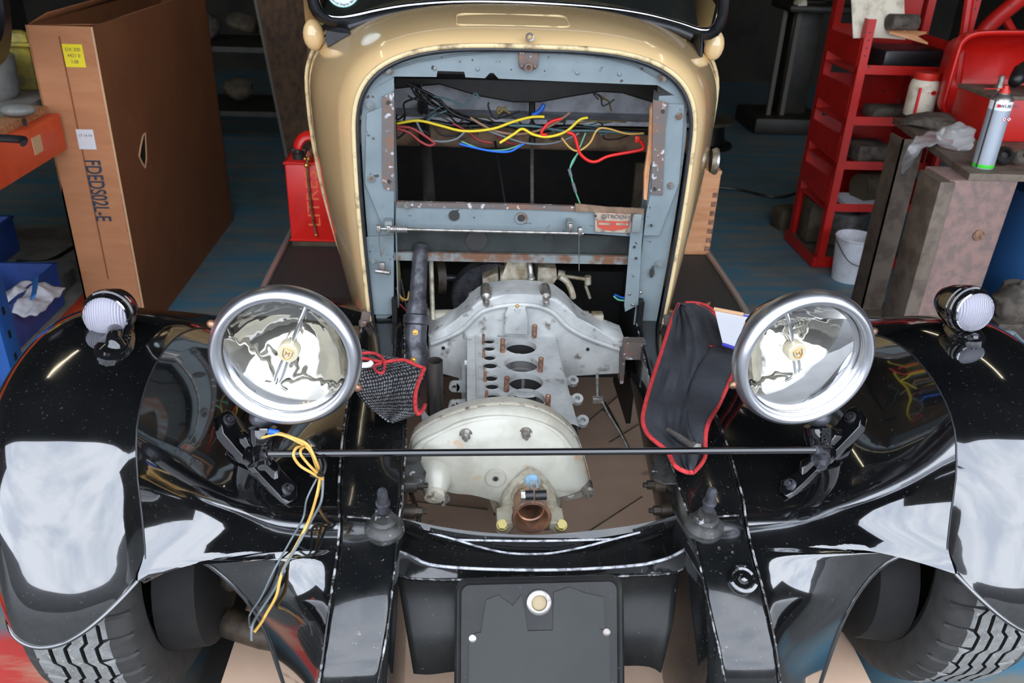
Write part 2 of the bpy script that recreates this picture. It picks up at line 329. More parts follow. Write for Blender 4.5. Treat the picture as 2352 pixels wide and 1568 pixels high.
    def build(s, name, mat=None, parent=None, angle=38, solid=0, subsurf=0, bevel=0, offset=0, **props):
        bm = s.bm; bmesh.ops.remove_doubles(bm, verts=bm.verts, dist=1e-6)
        if not s.uvl and False: pass
        if not solid and not s.uvl: bmesh.ops.recalc_face_normals(bm, faces=bm.faces)
        o = parent; L = V((0,0,0))
        while o: L = L + o.location; o = o.parent
        if parent: bmesh.ops.translate(bm, verts=bm.verts, vec=-L)
        me = bpy.data.meshes.new(name); bm.to_mesh(me); bm.free()
        for x in (s.mats or [mat]): me.materials.append(M[x] if isinstance(x, str) else x)
        for p in me.polygons: p.use_smooth = True
        me.set_sharp_from_angle(angle=math.radians(angle))
        ob = bpy.data.objects.new(name, me); COL.objects.link(ob); ob.parent = parent
        if bevel:
            b_ = ob.modifiers.new('bevel','BEVEL'); b_.width = bevel; b_.segments = 2; b_.limit_method = 'ANGLE'; b_.angle_limit = math.radians(40)
        if subsurf:
            q = ob.modifiers.new('sub','SUBSURF'); q.levels = subsurf; q.render_levels = subsurf
        if solid:
            q = ob.modifiers.new('solid','SOLIDIFY'); q.thickness = solid; q.offset = offset
        for k, v in props.items(): ob[k] = v
        return ob
def crom(pts, k, closed=False):
    out = []; N = len(pts); rng = range(N if closed else N-1)
    for i in rng:
        if closed: p0,p1,p2,p3 = pts[i-1],pts[i],pts[(i+1)%N],pts[(i+2)%N]
        else: p0,p1,p2,p3 = pts[max(i-1,0)],pts[i],pts[i+1],pts[min(i+2,N-1)]
        for j in range(k):
            t = j/k; out.append(.5*((2*p1)+(p2-p0)*t+(2*p0-5*p1+4*p2-p3)*t*t+(3*p1-p0-3*p2+p3)*t**3))
    if not closed: out.append(pts[-1])
    return out
def resample(pts, n, smooth=4):
    pts = [V(p) for p in pts]
    if smooth and len(pts) > 2: pts = crom(pts, smooth)
    d = [0]
    for a, b_ in zip(pts, pts[1:]): d.append(d[-1]+(b_-a).length)
    out = []; j = 0
    for i in range(n):
        t = d[-1]*i/(n-1)
        while j < len(pts)-2 and d[j+1] < t: j += 1
        q = (t-d[j])/max(d[j+1]-d[j], 1e-9); out.append(pts[j].lerp(pts[j+1], min(max(q,0),1)))
    return out
def thing(name, label, cat, loc=(0,0,0), group=None):
    o = bpy.data.objects.new(name, None); COL.objects.link(o); o.location = loc; o.empty_display_size = .05
    o['label'] = label; o['category'] = cat
    if group: o['group'] = group
    return o
def tag(o, label, cat, group=None):
    o['label'] = label; o['category'] = cat
    if group: o['group'] = group
    return o
def dup(root, loc, label=None, rotz=0):
    r = root.copy(); COL.objects.link(r); r.location = loc; r.rotation_euler = (0,0,rotz)
    if label: r['label'] = label
    for ch in list(root.children):
        c = ch.copy(); COL.objects.link(c); c.parent = r
        for g in list(ch.children):
            d = g.copy(); COL.objects.link(d); d.parent = c
    return r
def text(name, body, mat, parent, loc, xdir, ydir, size, ext=.0008, align='CENTER', sx=1.0, wt=0.0, **props):
    """lettering lying on a surface: xdir = reading direction, ydir = up of the letters"""
    cu = bpy.data.curves.new(name, 'FONT'); cu.body = body; cu.size = size; cu.extrude = ext; cu.align_x = align; cu.align_y = 'CENTER'; cu.offset = wt
    t = bpy.data.objects.new('tmp', cu); COL.objects.link(t)
    dg = bpy.context.evaluated_depsgraph_get(); me = bpy.data.meshes.new_from_object(t.evaluated_get(dg)); bpy.data.objects.remove(t)
    x = V(xdir).normalized(); y = V(ydir); y = (y - x*y.dot(x)).normalized(); z = x.cross(y)
    L = V((0,0,0)); o = parent
    while o: L = L + o.location; o = o.parent
    for v in me.vertices: v.co = V(loc) - L + x*v.co.x*sx + y*v.co.y + z*v.co.z
    me.materials.clear(); me.materials.append(M[mat])
    ob = bpy.data.objects.new(name, me); COL.objects.link(ob); ob.parent = parent
    for k, v in props.items(): ob[k] = v
    return ob
def struct(o): o['kind'] = 'structure'; return o
def rotm(ax, deg): return Matrix.Rotation(math.radians(deg), 3, ax)
def hexnut(mb, p, d, r, h, m, bolt=None, bm_='steel', washer=True):
    p, d = V(p), V(d).normalized()
    if washer: mb.cyl(p, p+d*h*.2, r*1.35, n=16, m=m)
    mb.cyl(p+d*h*.2, p+d*h, r, r*.96, n=6, m=m)
    if bolt: mb.cyl(p+d*h, p+d*(h+bolt), r*.5, r*.42, n=10, m=bm_)
# ================================================================== THE CAR
car = thing('vintage_car', 'vintage cream and black car with its front stripped down, in the middle', 'car', (0,1.9,0))
FWY = 1.86
# ---- cream scuttle + body
def eY(Y):
    ks = [(1.87,3.3),(1.93,3.15),(2.03,2.9),(2.13,2.7),(2.25,2.6),(2.36,2.55)]
    if Y <= 1.87: return 3.3
    for a,b_ in zip(ks,ks[1:]):
        if Y <= b_[0]: return a[1]+(b_[1]-a[1])*(Y-a[0])/(b_[0]-a[0])
    return 2.55
def arch(Y, w, wb, zt, zs, zb, n=9, m=40, e=None):
    pts = []; e = e or eY(Y)
    for i in range(n): 
        t = i/n; z = zb + (zs-zb)*t; pts.append(V((-(wb + (w-wb)*math.sin(t*PI/2)), Y, z)))
    for i in range(m+1):
        a = PI*i/m; cx, sx = math.cos(a), math.sin(a)
        pts.append(V((-w*math.copysign(abs(cx)**(2/e), cx), Y, zs + (zt-zs)*abs(sx)**(2/e))))
    for i in range(n-1, -1, -1):
        t = i/n; z = zb + (zs-zb)*t; pts.append(V((wb + (w-wb)*math.sin(t*PI/2), Y, z)))
    return pts
secs = [(1.853,.379,.361,1.160,.93,.50),(1.87,.396,.370,1.172,.93,.48),(1.93,.424,.388,1.186,.93,.46),(2.03,.462,.41,1.196,.93,.42),
        (2.13,.50,.43,1.203,.94,.38),(2.25,.535,.445,1.205,.95,.35),(2.36,.557,.455,1.207,.96,.34)]
mb = MB(); mb.grid([arch(*s) for s in secs])
body = mb.build('scuttle_panel', 'cream', car, angle=60)
# rear body / cabin
mb = MB()
rs = [arch(2.362,.563,.46,1.205,.96,.33), arch(2.6,.60,.49,1.207,.97,.33), arch(2.8,.62,.50,1.21,.97,.33)]
mb.grid(rs); mb.build('door_panel', 'cream', car, angle=60)
mb = MB()
cab = [(2.62,.50,.60,1.50,1.36,1.18),(2.75,.53,.62,1.53,1.38,1.0),(3.3,.55,.64,1.56,1.38,.34),(3.9,.55,.64,1.53,1.36,.34),(4.35,.50,.60,1.40,1.2,.34),(4.6,.44,.54,1.15,.95,.36),(4.75,.40,.48,.9,.7,.38)]
mb.grid([arch(*s) for s in cab]); mb.grid([arch(2.8,.62,.50,1.21,.97,.33), arch(3.3,.64,.52,1.22,.97,.33)]); mb.build('cabin_roof', 'cream', car, angle=60)
mb = MB(); mb.box((0,3.3,.34), (.96,2.8,.02)); mb.box((0,4.0,.6),(1.0,.04,.5)); mb.box((0,2.9,.62),(1.05,.03,.56)); mb.build('cabin_floor', 'dark', car)
mb = MB(); mb.grid([arch(y_,w_-.012,wb_-.012,zt_-.012,zs_,zb_) for y_,w_,wb_,zt_,zs_,zb_ in [(2.40,.555,.45,1.195,.96,.34)]+[(2.64,.50,.58,1.49,1.35,1.0)]+cab[1:]]); mb.box((0,3.2,.75),(1.0,.14,.6)); mb.build('cabin_lining','dark',car)
# flange bead around the opening + dark seal
ring = arch(1.848,.3765,.360,1.1585,.93,.50)
mb = MB(); mb.tube(ring, .0055, 8, smooth=0); mb.build('scuttle_flange', 'flange', car, angle=60, label='worn cream edge bead')
ring2 = arch(1.850,.369,.353,1.151,.927,.50)
mb = MB(); mb.tube(ring2, .005, 8, smooth=0); mb.build('seal_strip', 'black_rubber', car, angle=60)
# vent flap outline on the scuttle
def scut(x, Y):
    # surface point on scuttle top
    for a, b_ in zip(secs, secs[1:]):
        if a[0] <= Y <= b_[0]:
            t = (Y-a[0])/(b_[0]-a[0]); w = a[1]+(b_[1]-a[1])*t; zt = a[3]+(b_[3]-a[3])*t; zs = a[4]+(b_[4]-a[4])*t
            return V((x, Y, zs+(zt-zs)*(max(0,1-(abs(x)/w)**eY(Y)))**(1/eY(Y))))
def rr_path(x0, x1, y0, y1, r, f, n=5):
    pts = []
    for cx, cy, a0 in ((x1-r,y1-r,0),(x0+r,y1-r,90),(x0+r,y0+r,180),(x1-r,y0+r,270)):
        for i in range(n):
            a = math.radians(a0 + 90*i/(n-1)); pts.append(f(cx+r*math.cos(a), cy+r*math.sin(a)))
    return pts
mb = MB(); mb.tube(rr_path(-.155,.095,1.945,2.06,.02, lambda x,y: scut(x,y)+V((0,0,.0008))), .0016, 6, smooth=0, closed=True)
mb.build('vent_flap_seam', 'flange', car)
# grey firewall made of flat plates at y=FWY
def ppx(pts, Y): return [P(x,y,Y=Y) for x,y in pts]
GT = .0025
mb = MB()
outer = [V((p.x*.985, FWY+.004, min(p.z,1.15))) for p in arch(FWY,.368,.352,1.149,.927,.50)]
def arc_part(z0, side=None): return [p for p in outer if p.z >= z0 and (side is None or p.x*side > 0)]
# top arch plate
top_in = ppx([(1510,196),(1330,189),(1145,181),(1133,168),(1125,168),(1114,180),(1069,178),(1066,165),(1005,163),(1003,177),(905,176)], FWY+.004)
mb.prism(arc_part(1.045) + top_in, (0,GT,0))
firewall = mb.build('firewall_panel', 'grey', car, bevel=.0006, label='blue grey painted firewall frame')
def fpart(name, pts, Y, mat, th=GT, **k):
    q = MB(); q.prism(ppx(pts, Y), (0,th,0)); return q.build(name, mat, firewall, bevel=.0005, **k)
lcol = [p for p in outer if p.x < 0 and p.z < 1.075]; rcol = [p for p in outer if p.x > 0 and p.z < 1.075]
mb = MB(); mb.prism(lcol + ppx([(905,177),(905,722)], FWY+.007), (0,GT,0)); mb.build('side_column', 'grey', firewall, bevel=.0005); mb = MB()
xr = P(1484,500,Y=FWY).x
mb.prism(rcol + [V((xr,FWY+.007,.5)), V((xr,FWY+.007,1.06))], (0,GT,0))
# inward returns of the columns (depth)
mb.build('side_column', 'grey', firewall, bevel=.0005)
for x_ in (P(906,450,Y=FWY).x, P(1508,330,Y=FWY).x):
    mb = MB(); mb.box((x_, FWY+.045, .80), (.003,.07,.52)); mb.build('column_return','grey',firewall)
fpart('gusset', [(1508,238),(1572,240),(1560,420),(1514,541),(1478,541),(1484,490),(1497,430)], FWY-.004, 'grey', .004)
fpart('gusset', [(838,420),(842,260),(905,235),(905,520),(882,528)], FWY-.002, 'grey', .004)
fpart('corner_plate', [(835,545),(904,540),(904,722),(848,722)], FWY-.003, 'grey', .004)
# arch lip raised
mb = MB(); mb.tube(ppx([(905,157),(960,140),(1050,126),(1140,120),(1290,121),(1400,135),(1460,150),(1510,177)],FWY+.001), .0022, 6, smooth=0); mb.build('pressed_rib','grey',firewall,angle=60)
# rusted hinge plates
fpart('rusty_side_plate', [(878,222),(905,213),(905,438),(884,436),(878,420)], FWY-.006, 'rust', .004, label='rusted bare metal strip')
fpart('rusty_side_plate', [(1500,229),(1536,238),(1528,300),(1522,448),(1492,446),(1497,430)], FWY-.010, 'rust', .005, label='rusted bare metal strip')
fpart('timber_packing', [(1494,250),(1504,232),(1500,300),(1506,350),(1494,380),(1486,460),(1479,458),(1480,400),(1490,330)], FWY+.006, 'pine', .012, label='bare splintered wood strip')
# bottom crossbar, strips
cb = fpart('cross_bar', [(910,468),(1200,472),(1480,486),(1476,545),(1360,537),(908,522)], FWY+.002, 'grey', .006)
fpart('rust_edge', [(910,464),(1200,470),(1480,481),(1478,492),(1200,481),(912,476)], FWY-.002, 'rust', .012)
fpart('torn_felt_strip', [(1321,468),(1400,476),(1480,480),(1478,493),(1400,488),(1322,486)], FWY-.006, 'brownpad', .006)
fpart('lower_dark_panel', [(905,522),(1480,545),(1470,592),(905,583)], FWY+.03, 'greenblack', .01)
fpart('bottom_strip', [(905,580),(1452,590),(1452,608),(905,598)], FWY+.012, 'greyrust', .012)
fpart('hanging_strap', [(1450,510),(1478,505),(1474,560),(1466,700),(1436,716),(1434,700),(1446,560)], FWY-.008, 'grey', .004)
for x, y, r in ((1043,495,.0125),(1197,500,.010)): c = P(x,y,Y=FWY); q = MB(); q.cyl(c+V((0,-.0015,0)), c+V((0,.004,0)), r*1.0, n=20); q.build('bolt_hole','boredeep',firewall)
for x, y, r in ((1368,496,.0026),(1496,518,.003),(1457,567,.003),(1461,593,.003),(892,236,.004),(893,417,.004),(1522,256,.0045),(1503,434,.0045),(1174,160,.0015),(1251,163,.0015)): c = P(x,y,Y=FWY-.01); q = MB(); q.cyl(c+V((0,-.002,0)), c+V((0,.002,0)), r, n=12); q.build('bolt_hole','boredeep',firewall)
for x, y, r in ((1095,551,.026),(1260,545,.010)): c = P(x,y,Y=FWY+.028); q = MB(); q.cyl(c, c+V((0,-.003,0)), r, n=24); q.build('panel_hole','boredeep',firewall)
c = P(1497,626,Y=FWY-.002); q = MB(); q.prism([c+V((.006*math.cos(a*PI/8), 0, .013*math.sin(a*PI/8))) for a in range(16)], (0,-.002,0)); q.build('slotted_hole', 'boredeep', firewall)
q = MB(); c = P(1197,500,Y=FWY); q.lathe(c,(0,-1,0),[(0,.014),(.003,.014),(.003,.009),(0,.009)],20); q.build('grommet_ring','greyrust',firewall)
# bolt heads
for x, y in ((893,163),(1522,180),(850,243),(1559,266),(853,410),(1540,426),(1514,607),(858,598),(893,508),(1309,511),(935,472)):
    q = MB(); c = P(x,y,Y=FWY-.004); hexnut(q, c, (0,-1,0), .0065, .006, 'greyrust', .004, 'greyrust'); q.build('hex_bolt','greyrust',firewall)
for x, y in ((998,157),(1097,158),(1326,167),(1423,170)):
    q = MB(); c = P(x,y,Y=FWY+.003); q.sphere(c, .005, 10, sc=(1,.5,1)); q.build('rivet','grey',firewall)
# catch bracket on top centre
q = MB(); pts = []
cx = P(1214,132,Y=FWY); 
for i in range(20):
    a = 2*PI*i/20; pts.append(cx + V((.021*math.copysign(abs(math.cos(a))**.5,math.cos(a)), -.006, .025*math.copysign(abs(math.sin(a))**.5,math.sin(a)))))
q.prism(pts, (0,.006,0), bevel=.002)
for dx, dz in ((-.014,.016),(.014,.016),(-.014,-.017),(.014,-.017)): q.sphere(cx+V((dx,-.007,dz)), .0045, 10, sc=(1,.6,1))
for dz in (-.019,.042): q.lathe(cx+V((0,-.006,dz)), (0,-1,0), [(0,.009),(.006,.009),(.006,.005),(-.002,.005)], 16)
q.build('bonnet_catch', 'rust', firewall, label='rusty catch bracket')
# throttle cross shaft
sh = MB(); a = P(865,525,Y=FWY-.03); b_ = P(1340,536,Y=FWY-.03); sh.cyl(a, b_, .0035, n=12)
for i in range(11):
    t = .045+i*.0095/1.0; c = a.lerp(b_, .05+i*.0088); sh.lathe(c, b_-a, [(0,.0075),(.0022,.0085),(.0044,.0075)], 12)
for x, y in ((870,525),(893,525),(1310,520),(1332,530)):
    c = P(x,y,Y=FWY-.03); sh.box(c, (.010,.016,.018), m=None, bevel=.002)
shaft = sh.build('throttle_shaft', 'steel', firewall, label='bright steel cross shaft with spring')
for x_,y_,sz_ in ((893,516,(.018,.03,.026)),(1308,516,(.014,.03,.024)),(1462,512,(.022,.01,.045))):
    q = MB(); q.box(P(x_,y_,Y=FWY-.015), sz_, bevel=.003); q.build('shaft_bracket', 'greyrust', firewall)
q = MB(); q.cyl(P(1330,531,Y=FWY-.03), P(1330,622,Y=FWY-.02), .0012, n=6); q.build('hanging_wire', 'steel', firewall)
q = MB()
q.tube([P(872,530,Y=FWY-.02),P(871,560,Y=FWY-.02),P(875,585,Y=FWY-.02),P(866,583,Y=FWY-.02)], .0012, 6); q.tube([P(905,530,Y=FWY-.02),P(885,560,Y=FWY-.02),P(876,590,Y=FWY-.02)], .001, 6)
q.box(P(878,612,Y=FWY-.02),(.014,.012,.022),bevel=.003); q.cyl(P(862,622,Y=FWY-.03),P(892,626,Y=FWY-.03),.005,n=10); q.sphere(P(892,626,Y=FWY-.03),.006,10); q.build('cable_clamp','steel',firewall)
# maker's plate
pl = MB(); pl.prism(ppx([(1366,481),(1450,486),(1448,535),(1367,532)], FWY-.004), (0,.003,0)); mk = pl.build('maker_plate','platemetal',firewall)
q = MB(); q.prism(ppx([(1372,507),(1446,509),(1445,522),(1430,527),(1405,530),(1385,527),(1372,521)], FWY-.0052), (0,.001,0)); q.prism(ppx([(1381,482.5),(1406,484),(1406,489),(1377,488)], FWY-.0052), (0,.001,0)); q.prism(ppx([(1414,484.5),(1444,486),(1446,491),(1414,490)], FWY-.0052), (0,.001,0)); q.build('red_field','redplate',mk)
q = MB(); q.prism(ppx([(1375,511),(1403,512),(1403,517),(1375,516)], FWY-.0066), (0,.001,0)); q.prism(ppx([(1415,512),(1443,513),(1443,518),(1415,517)], FWY-.0066), (0,.001,0)); q.build('stamp_window','platemetal',mk)
text('maker_lettering','CITROEN','stickerink',mk,P(1410,498,Y=FWY-.0046),(1,0,-.02),(0,0,1),.0135,.0003,sx=1.05)
# opposite edge strap bolts
for x,y in ((1462,500),(1458,523),(1446,675),(1472,672),(1455,700)):
    q = MB(); q.sphere(P(x,y,Y=FWY-.01), .004, 8, sc=(1,.6,1)); q.build('rivet','steel',firewall)

# ---- windscreen
def wpt(px, py, Y0=2.22, k=.56):
    # windscreen plane leans back: Y = Y0 + k*(z-1.15)
    d = ray(px,py); t = (Y0 + k*(CAM.z-1.15) - CAM.y)/(d.y - k*d.z); return CAM + d*t
lowc = [(722,-190),(722,-100),(724,-30),(731,12),(748,34),(775,41),(810,37),(870,24),(940,13),(1030,6),(1130,5),(1250,9),(1380,19),(1480,34),(1560,55),(1600,68),(1627,70),(1645,54),(1653,20),(1657,-40),(1658,-120),(1656,-190)]
mb = MB(); mb.tube([wpt(*p) for p in lowc]+[wpt(1400,-212),wpt(980,-216)], .0085, 10, closed=True, smooth=4); mb.build('windscreen_rim', 'chrome', car, angle=60, label='polished metal windscreen rim')
ws = MB(); pts = crom([wpt(*p) for p in lowc]+[wpt(1400,-212),wpt(980,-216)], 3, True); f = ws.prism(pts, V((0,.004,-.0014))); ws.build('windscreen_glass', 'glass', car)
seal = [(706,-190),(706,-60),(711,10),(728,40),(760,56),(800,62),(790,76),(862,40),(940,24),(1060,18),(1200,20),(1350,30),(1460,44),(1540,62),(1590,82),(1606,90),(1640,84),(1660,60),(1669,20),(1672,-60),(1670,-190)]
ri = [(722,-190),(722,-60),(727,8),(740,30),(764,44),(800,44),(830,40),(870,30),(940,18),(1060,10),(1200,12),(1350,20),(1460,34),(1540,52),(1590,68),(1606,74),(1632,72),(1648,50),(1655,15),(1658,-60),(1656,-190)]
mb = MB()
o_ = resample([wpt(*p,Y0=2.215) for p in seal], 80, 3); i_ = resample([wpt(*p,Y0=2.205) for p in ri], 80, 3)
mb.grid([o_, [ (a+b2)/2+V((0,-.012,.004)) for a, b2 in zip(o_, i_)], i_]); mb.build('windscreen_seal', 'black_rubber', car, angle=60, solid=.01)
mb = MB()
mb.tube([wpt(x,y,Y0=2.2) for x,y in ((800,62),(865,42),(940,27),(1060,20),(1200,22),(1350,32),(1460,46),(1540,64),(1590,84))], .010, 8); mb.build('scuttle_seal','black_rubber',car,angle=60)
def onsurf(px,py):
    d = ray(px,py); best=None
    for i in range(200):
        Y = 1.9+.5*i/200; p = CAM+d*((Y)/d.y); s = scut(p.x,min(Y,2.359)) if abs(p.x)<.56 else None
        if s and p.z <= s.z+.0: return p
    return P(px,py,Y=2.15)
for tri in ([(750,74),(800,58),(806,80),(770,100),(754,109)],[(1578,84),(1612,78),(1618,104),(1612,132),(1606,130),(1596,108)]):
    q = MB(); q.prism([onsurf(*p)+V((0,-.006,.003)) for p in tri], (0,.012,-.004)); q.build('seal_corner_flap','black_rubber',car,bevel=.002)
# wall inside windscreen: dash top
mb = MB(); mb.grid([[V((x,y,z)) for x in (-.5,-.3,0,.3,.5)] for y,z in ((2.28,1.13),(2.36,1.12),(2.5,1.08))]); mb.build('dashboard_top','black_matt',car,solid=.01)
stk = MB(); c = wpt(788,-20,Y0=2.213); nx = V((1,0,0)); nu = V((0,.56,1)).normalized()
stk.prism([c+nx*.040*math.cos(a*PI/16)+nu*.040*math.sin(a*PI/16) for a in range(32)],(0,.0015,0)); st = stk.build('round_sticker','sticker',car,label='round white windscreen sticker')
q = MB(); q.tube([c+V((0,-.001,0))+nx*.040*math.cos(a*PI/16)+nu*.040*math.sin(a*PI/16) for a in range(32)],.0009,6,closed=True,smooth=0); q.build('sticker_border','tealline',st)
word = 'Historical Display Vehicle'
for i, ch in enumerate(word):
    if ch == ' ': continue
    a = math.radians(205 + 130*i/(len(word)-1)); d_ = nx*math.cos(a)+nu*math.sin(a); tdir = nx*(-math.sin(a))+nu*math.cos(a)
    text('sticker_letter', ch, 'stickerink', st, c+d_*.033+V((0,-.0012,0)), tdir, -d_, .0085, .0001)

# ---- things seen through the firewall opening
q = MB(); q.box((0,2.42,.985),(1.0,.03,.19)); q.box((0,2.36,.90),(1.0,.12,.012)); q.build('dash_panel','dash',car)
q = MB(); q.cyl((-.52,2.30,.86),(.5,2.30,.855),.032,n=20); q.build('heater_duct','brownpad',car,label='brown felt covered tube under the dash')
q = MB(); pts=[P(x,y,Y=2.24) for x,y in ((905,176),(1510,190),(1510,240),(1430,215),(1380,212),(1300,225),(1240,236),(1180,236),(1100,222),(1010,195),(905,205))]; q.prism(pts,(0,.06,0)); q.build('instrument_cowl','dark',car,bevel=.004)
q = MB(); q.cyl(P(986,455,Y=1.98),P(968,200,Y=2.5),.015,n=20); q.build('column_tube','dark',car)
q = MB()
q.cyl(P(1222,466,Y=1.95),P(1222,236,Y=2.3),.0045,n=10,m='steel'); q.cyl(P(1160,466,Y=2.1),P(1133,300,Y=2.3),.003,n=8,m='dark'); q.cyl(P(1222,330,Y=2.26),P(1222,235,Y=2.35),.009,n=10,m='dark'); q.build('pull_rod',None,car)
q = MB(); q.box(P(1468,425,Y=2.3),(.03,.02,.13)); q.build('side_trim','wood_dark',car)
# engine bay side valances under the firewall
q = MB(); 
for s in (-1,1): q.box((s*.30,1.95,.40),(.012,.22,.35))
q.box((0,2.1,.42),(.62,.02,.26)); q.build('bulkhead_lower','black_matt',car)

# wiring behind the opening
loom = MB(); W = []
def wire(m, r, Y, pts, name='cable', par=None):
    q = MB(); q.tube([P(x,y,Y=Y+(dy[0] if dy else 0)) for x,y,*dy in pts], r, 7, smooth=5); return q.build(name, m, par or loomo, angle=80)
lo_ = MB(); lo_.tube([P(x,y,Y=2.12) for x,y in ((915,285),(980,278),(1060,290),(1150,285),(1230,300),(1320,290),(1400,300),(1500,305))], .006, 8); 
loomo = lo_.build('wiring_loom','w_black',car,angle=80,label='tangle of coloured cables behind the firewall')
wire('w_yellow',.0034,2.02,[(912,284),(960,277),(1010,288),(1065,301),(1130,296),(1180,279),(1220,269),(1250,268)])
wire('w_yellow',.0034,2.00,[(1148,328),(1180,308),(1200,296),(1225,309),(1260,314),(1300,302),(1330,276),(1350,270)])
wire('w_amber',.0026,2.02,[(1290,316),(1310,340),(1330,346),(1355,328),(1372,298),(1395,295),(1440,307),(1478,306)])
wire('w_red',.0038,2.00,[(1290,272),(1265,280),(1248,296),(1244,308),(1256,310)])
wire('w_red',.0040,1.98,[(1303,304),(1318,310),(1325,330),(1332,352),(1350,368),(1370,371),(1400,358),(1470,345),(1478,336),(1470,322)])
wire('w_darkred',.0036,1.99,[(912,291),(940,293),(965,305),(990,322),(998,330),(985,334),(965,325),(940,305),(912,296)])
wire('w_darkred',.003,2.05,[(1040,283),(1075,303),(1100,322),(1130,328)])
wire('w_darkred',.003,2.05,[(1130,300),(1150,318),(1175,330),(1200,328)])
wire('w_blue',.0028,2.01,[(1055,330),(1085,338),(1130,347),(1170,348),(1195,335),(1203,330)])
wire('w_green',.002,2.03,[(1060,325),(1110,343),(1160,344),(1196,332)])
wire('w_grey',.003,2.02,[(957,280),(970,305),(990,321),(1020,325),(1050,318),(1070,300)])
wire('w_grey',.0028,2.03,[(1120,300),(1170,318),(1210,329),(1260,330),(1300,320),(1330,306)])
wire('w_brown',.0034,2.03,[(1080,270),(1130,298),(1180,308),(1225,303),(1270,286),(1310,258)])
wire('w_teal',.0034,2.05,[(1170,288),(1230,290),(1290,300),(1350,300),(1420,304),(1480,308)])
wire('w_green',.0022,2.0,[(1328,352),(1315,370),(1309,390),(1312,405),(1320,435),(1332,467)])
wire('w_green',.002,2.03,[(1345,305),(1335,330),(1322,362),(1310,385)])
wire('w_blue',.006,2.1,[(1250,240),(1240,255),(1222,265)])
for i in range(26):
    x = rnd.uniform(915,1490); y = rnd.uniform(215,295); m_ = rnd.choice(['w_black','w_black','w_olive','w_black','w_olive','w_teal','w_black'])
    pts=[(x,y)]; 
    dx = rnd.uniform(-50,50)
    for k in range(4): pts.append((min(max(pts[-1][0]+dx*.6+rnd.uniform(-25,25),912),1488), min(max(pts[-1][1]+rnd.uniform(-18,32),195),318)))
    wire(m_, rnd.uniform(.0016,.003), rnd.uniform(2.06,2.2), pts)
for i in range(8):
    wire('w_black',rnd.uniform(.002,.004),2.1+i*.01,[(930+rnd.uniform(0,40),190),(960+rnd.uniform(0,50),225),(1030+rnd.uniform(0,30),262),(1110+rnd.uniform(0,60),290)])
q = MB(); q.cyl(P(1307,388,Y=1.99),P(1312,405,Y=1.99),.004,n=8); q.cyl(P(1316,420,Y=1.99),P(1322,440,Y=1.99),.004,n=8); q.build('cable_connector','w_grey',loomo)
q = MB(); q.box(P(1464,320,Y=1.98),(.012,.008,.016),bevel=.002); q.build('cable_connector','redcap',loomo)

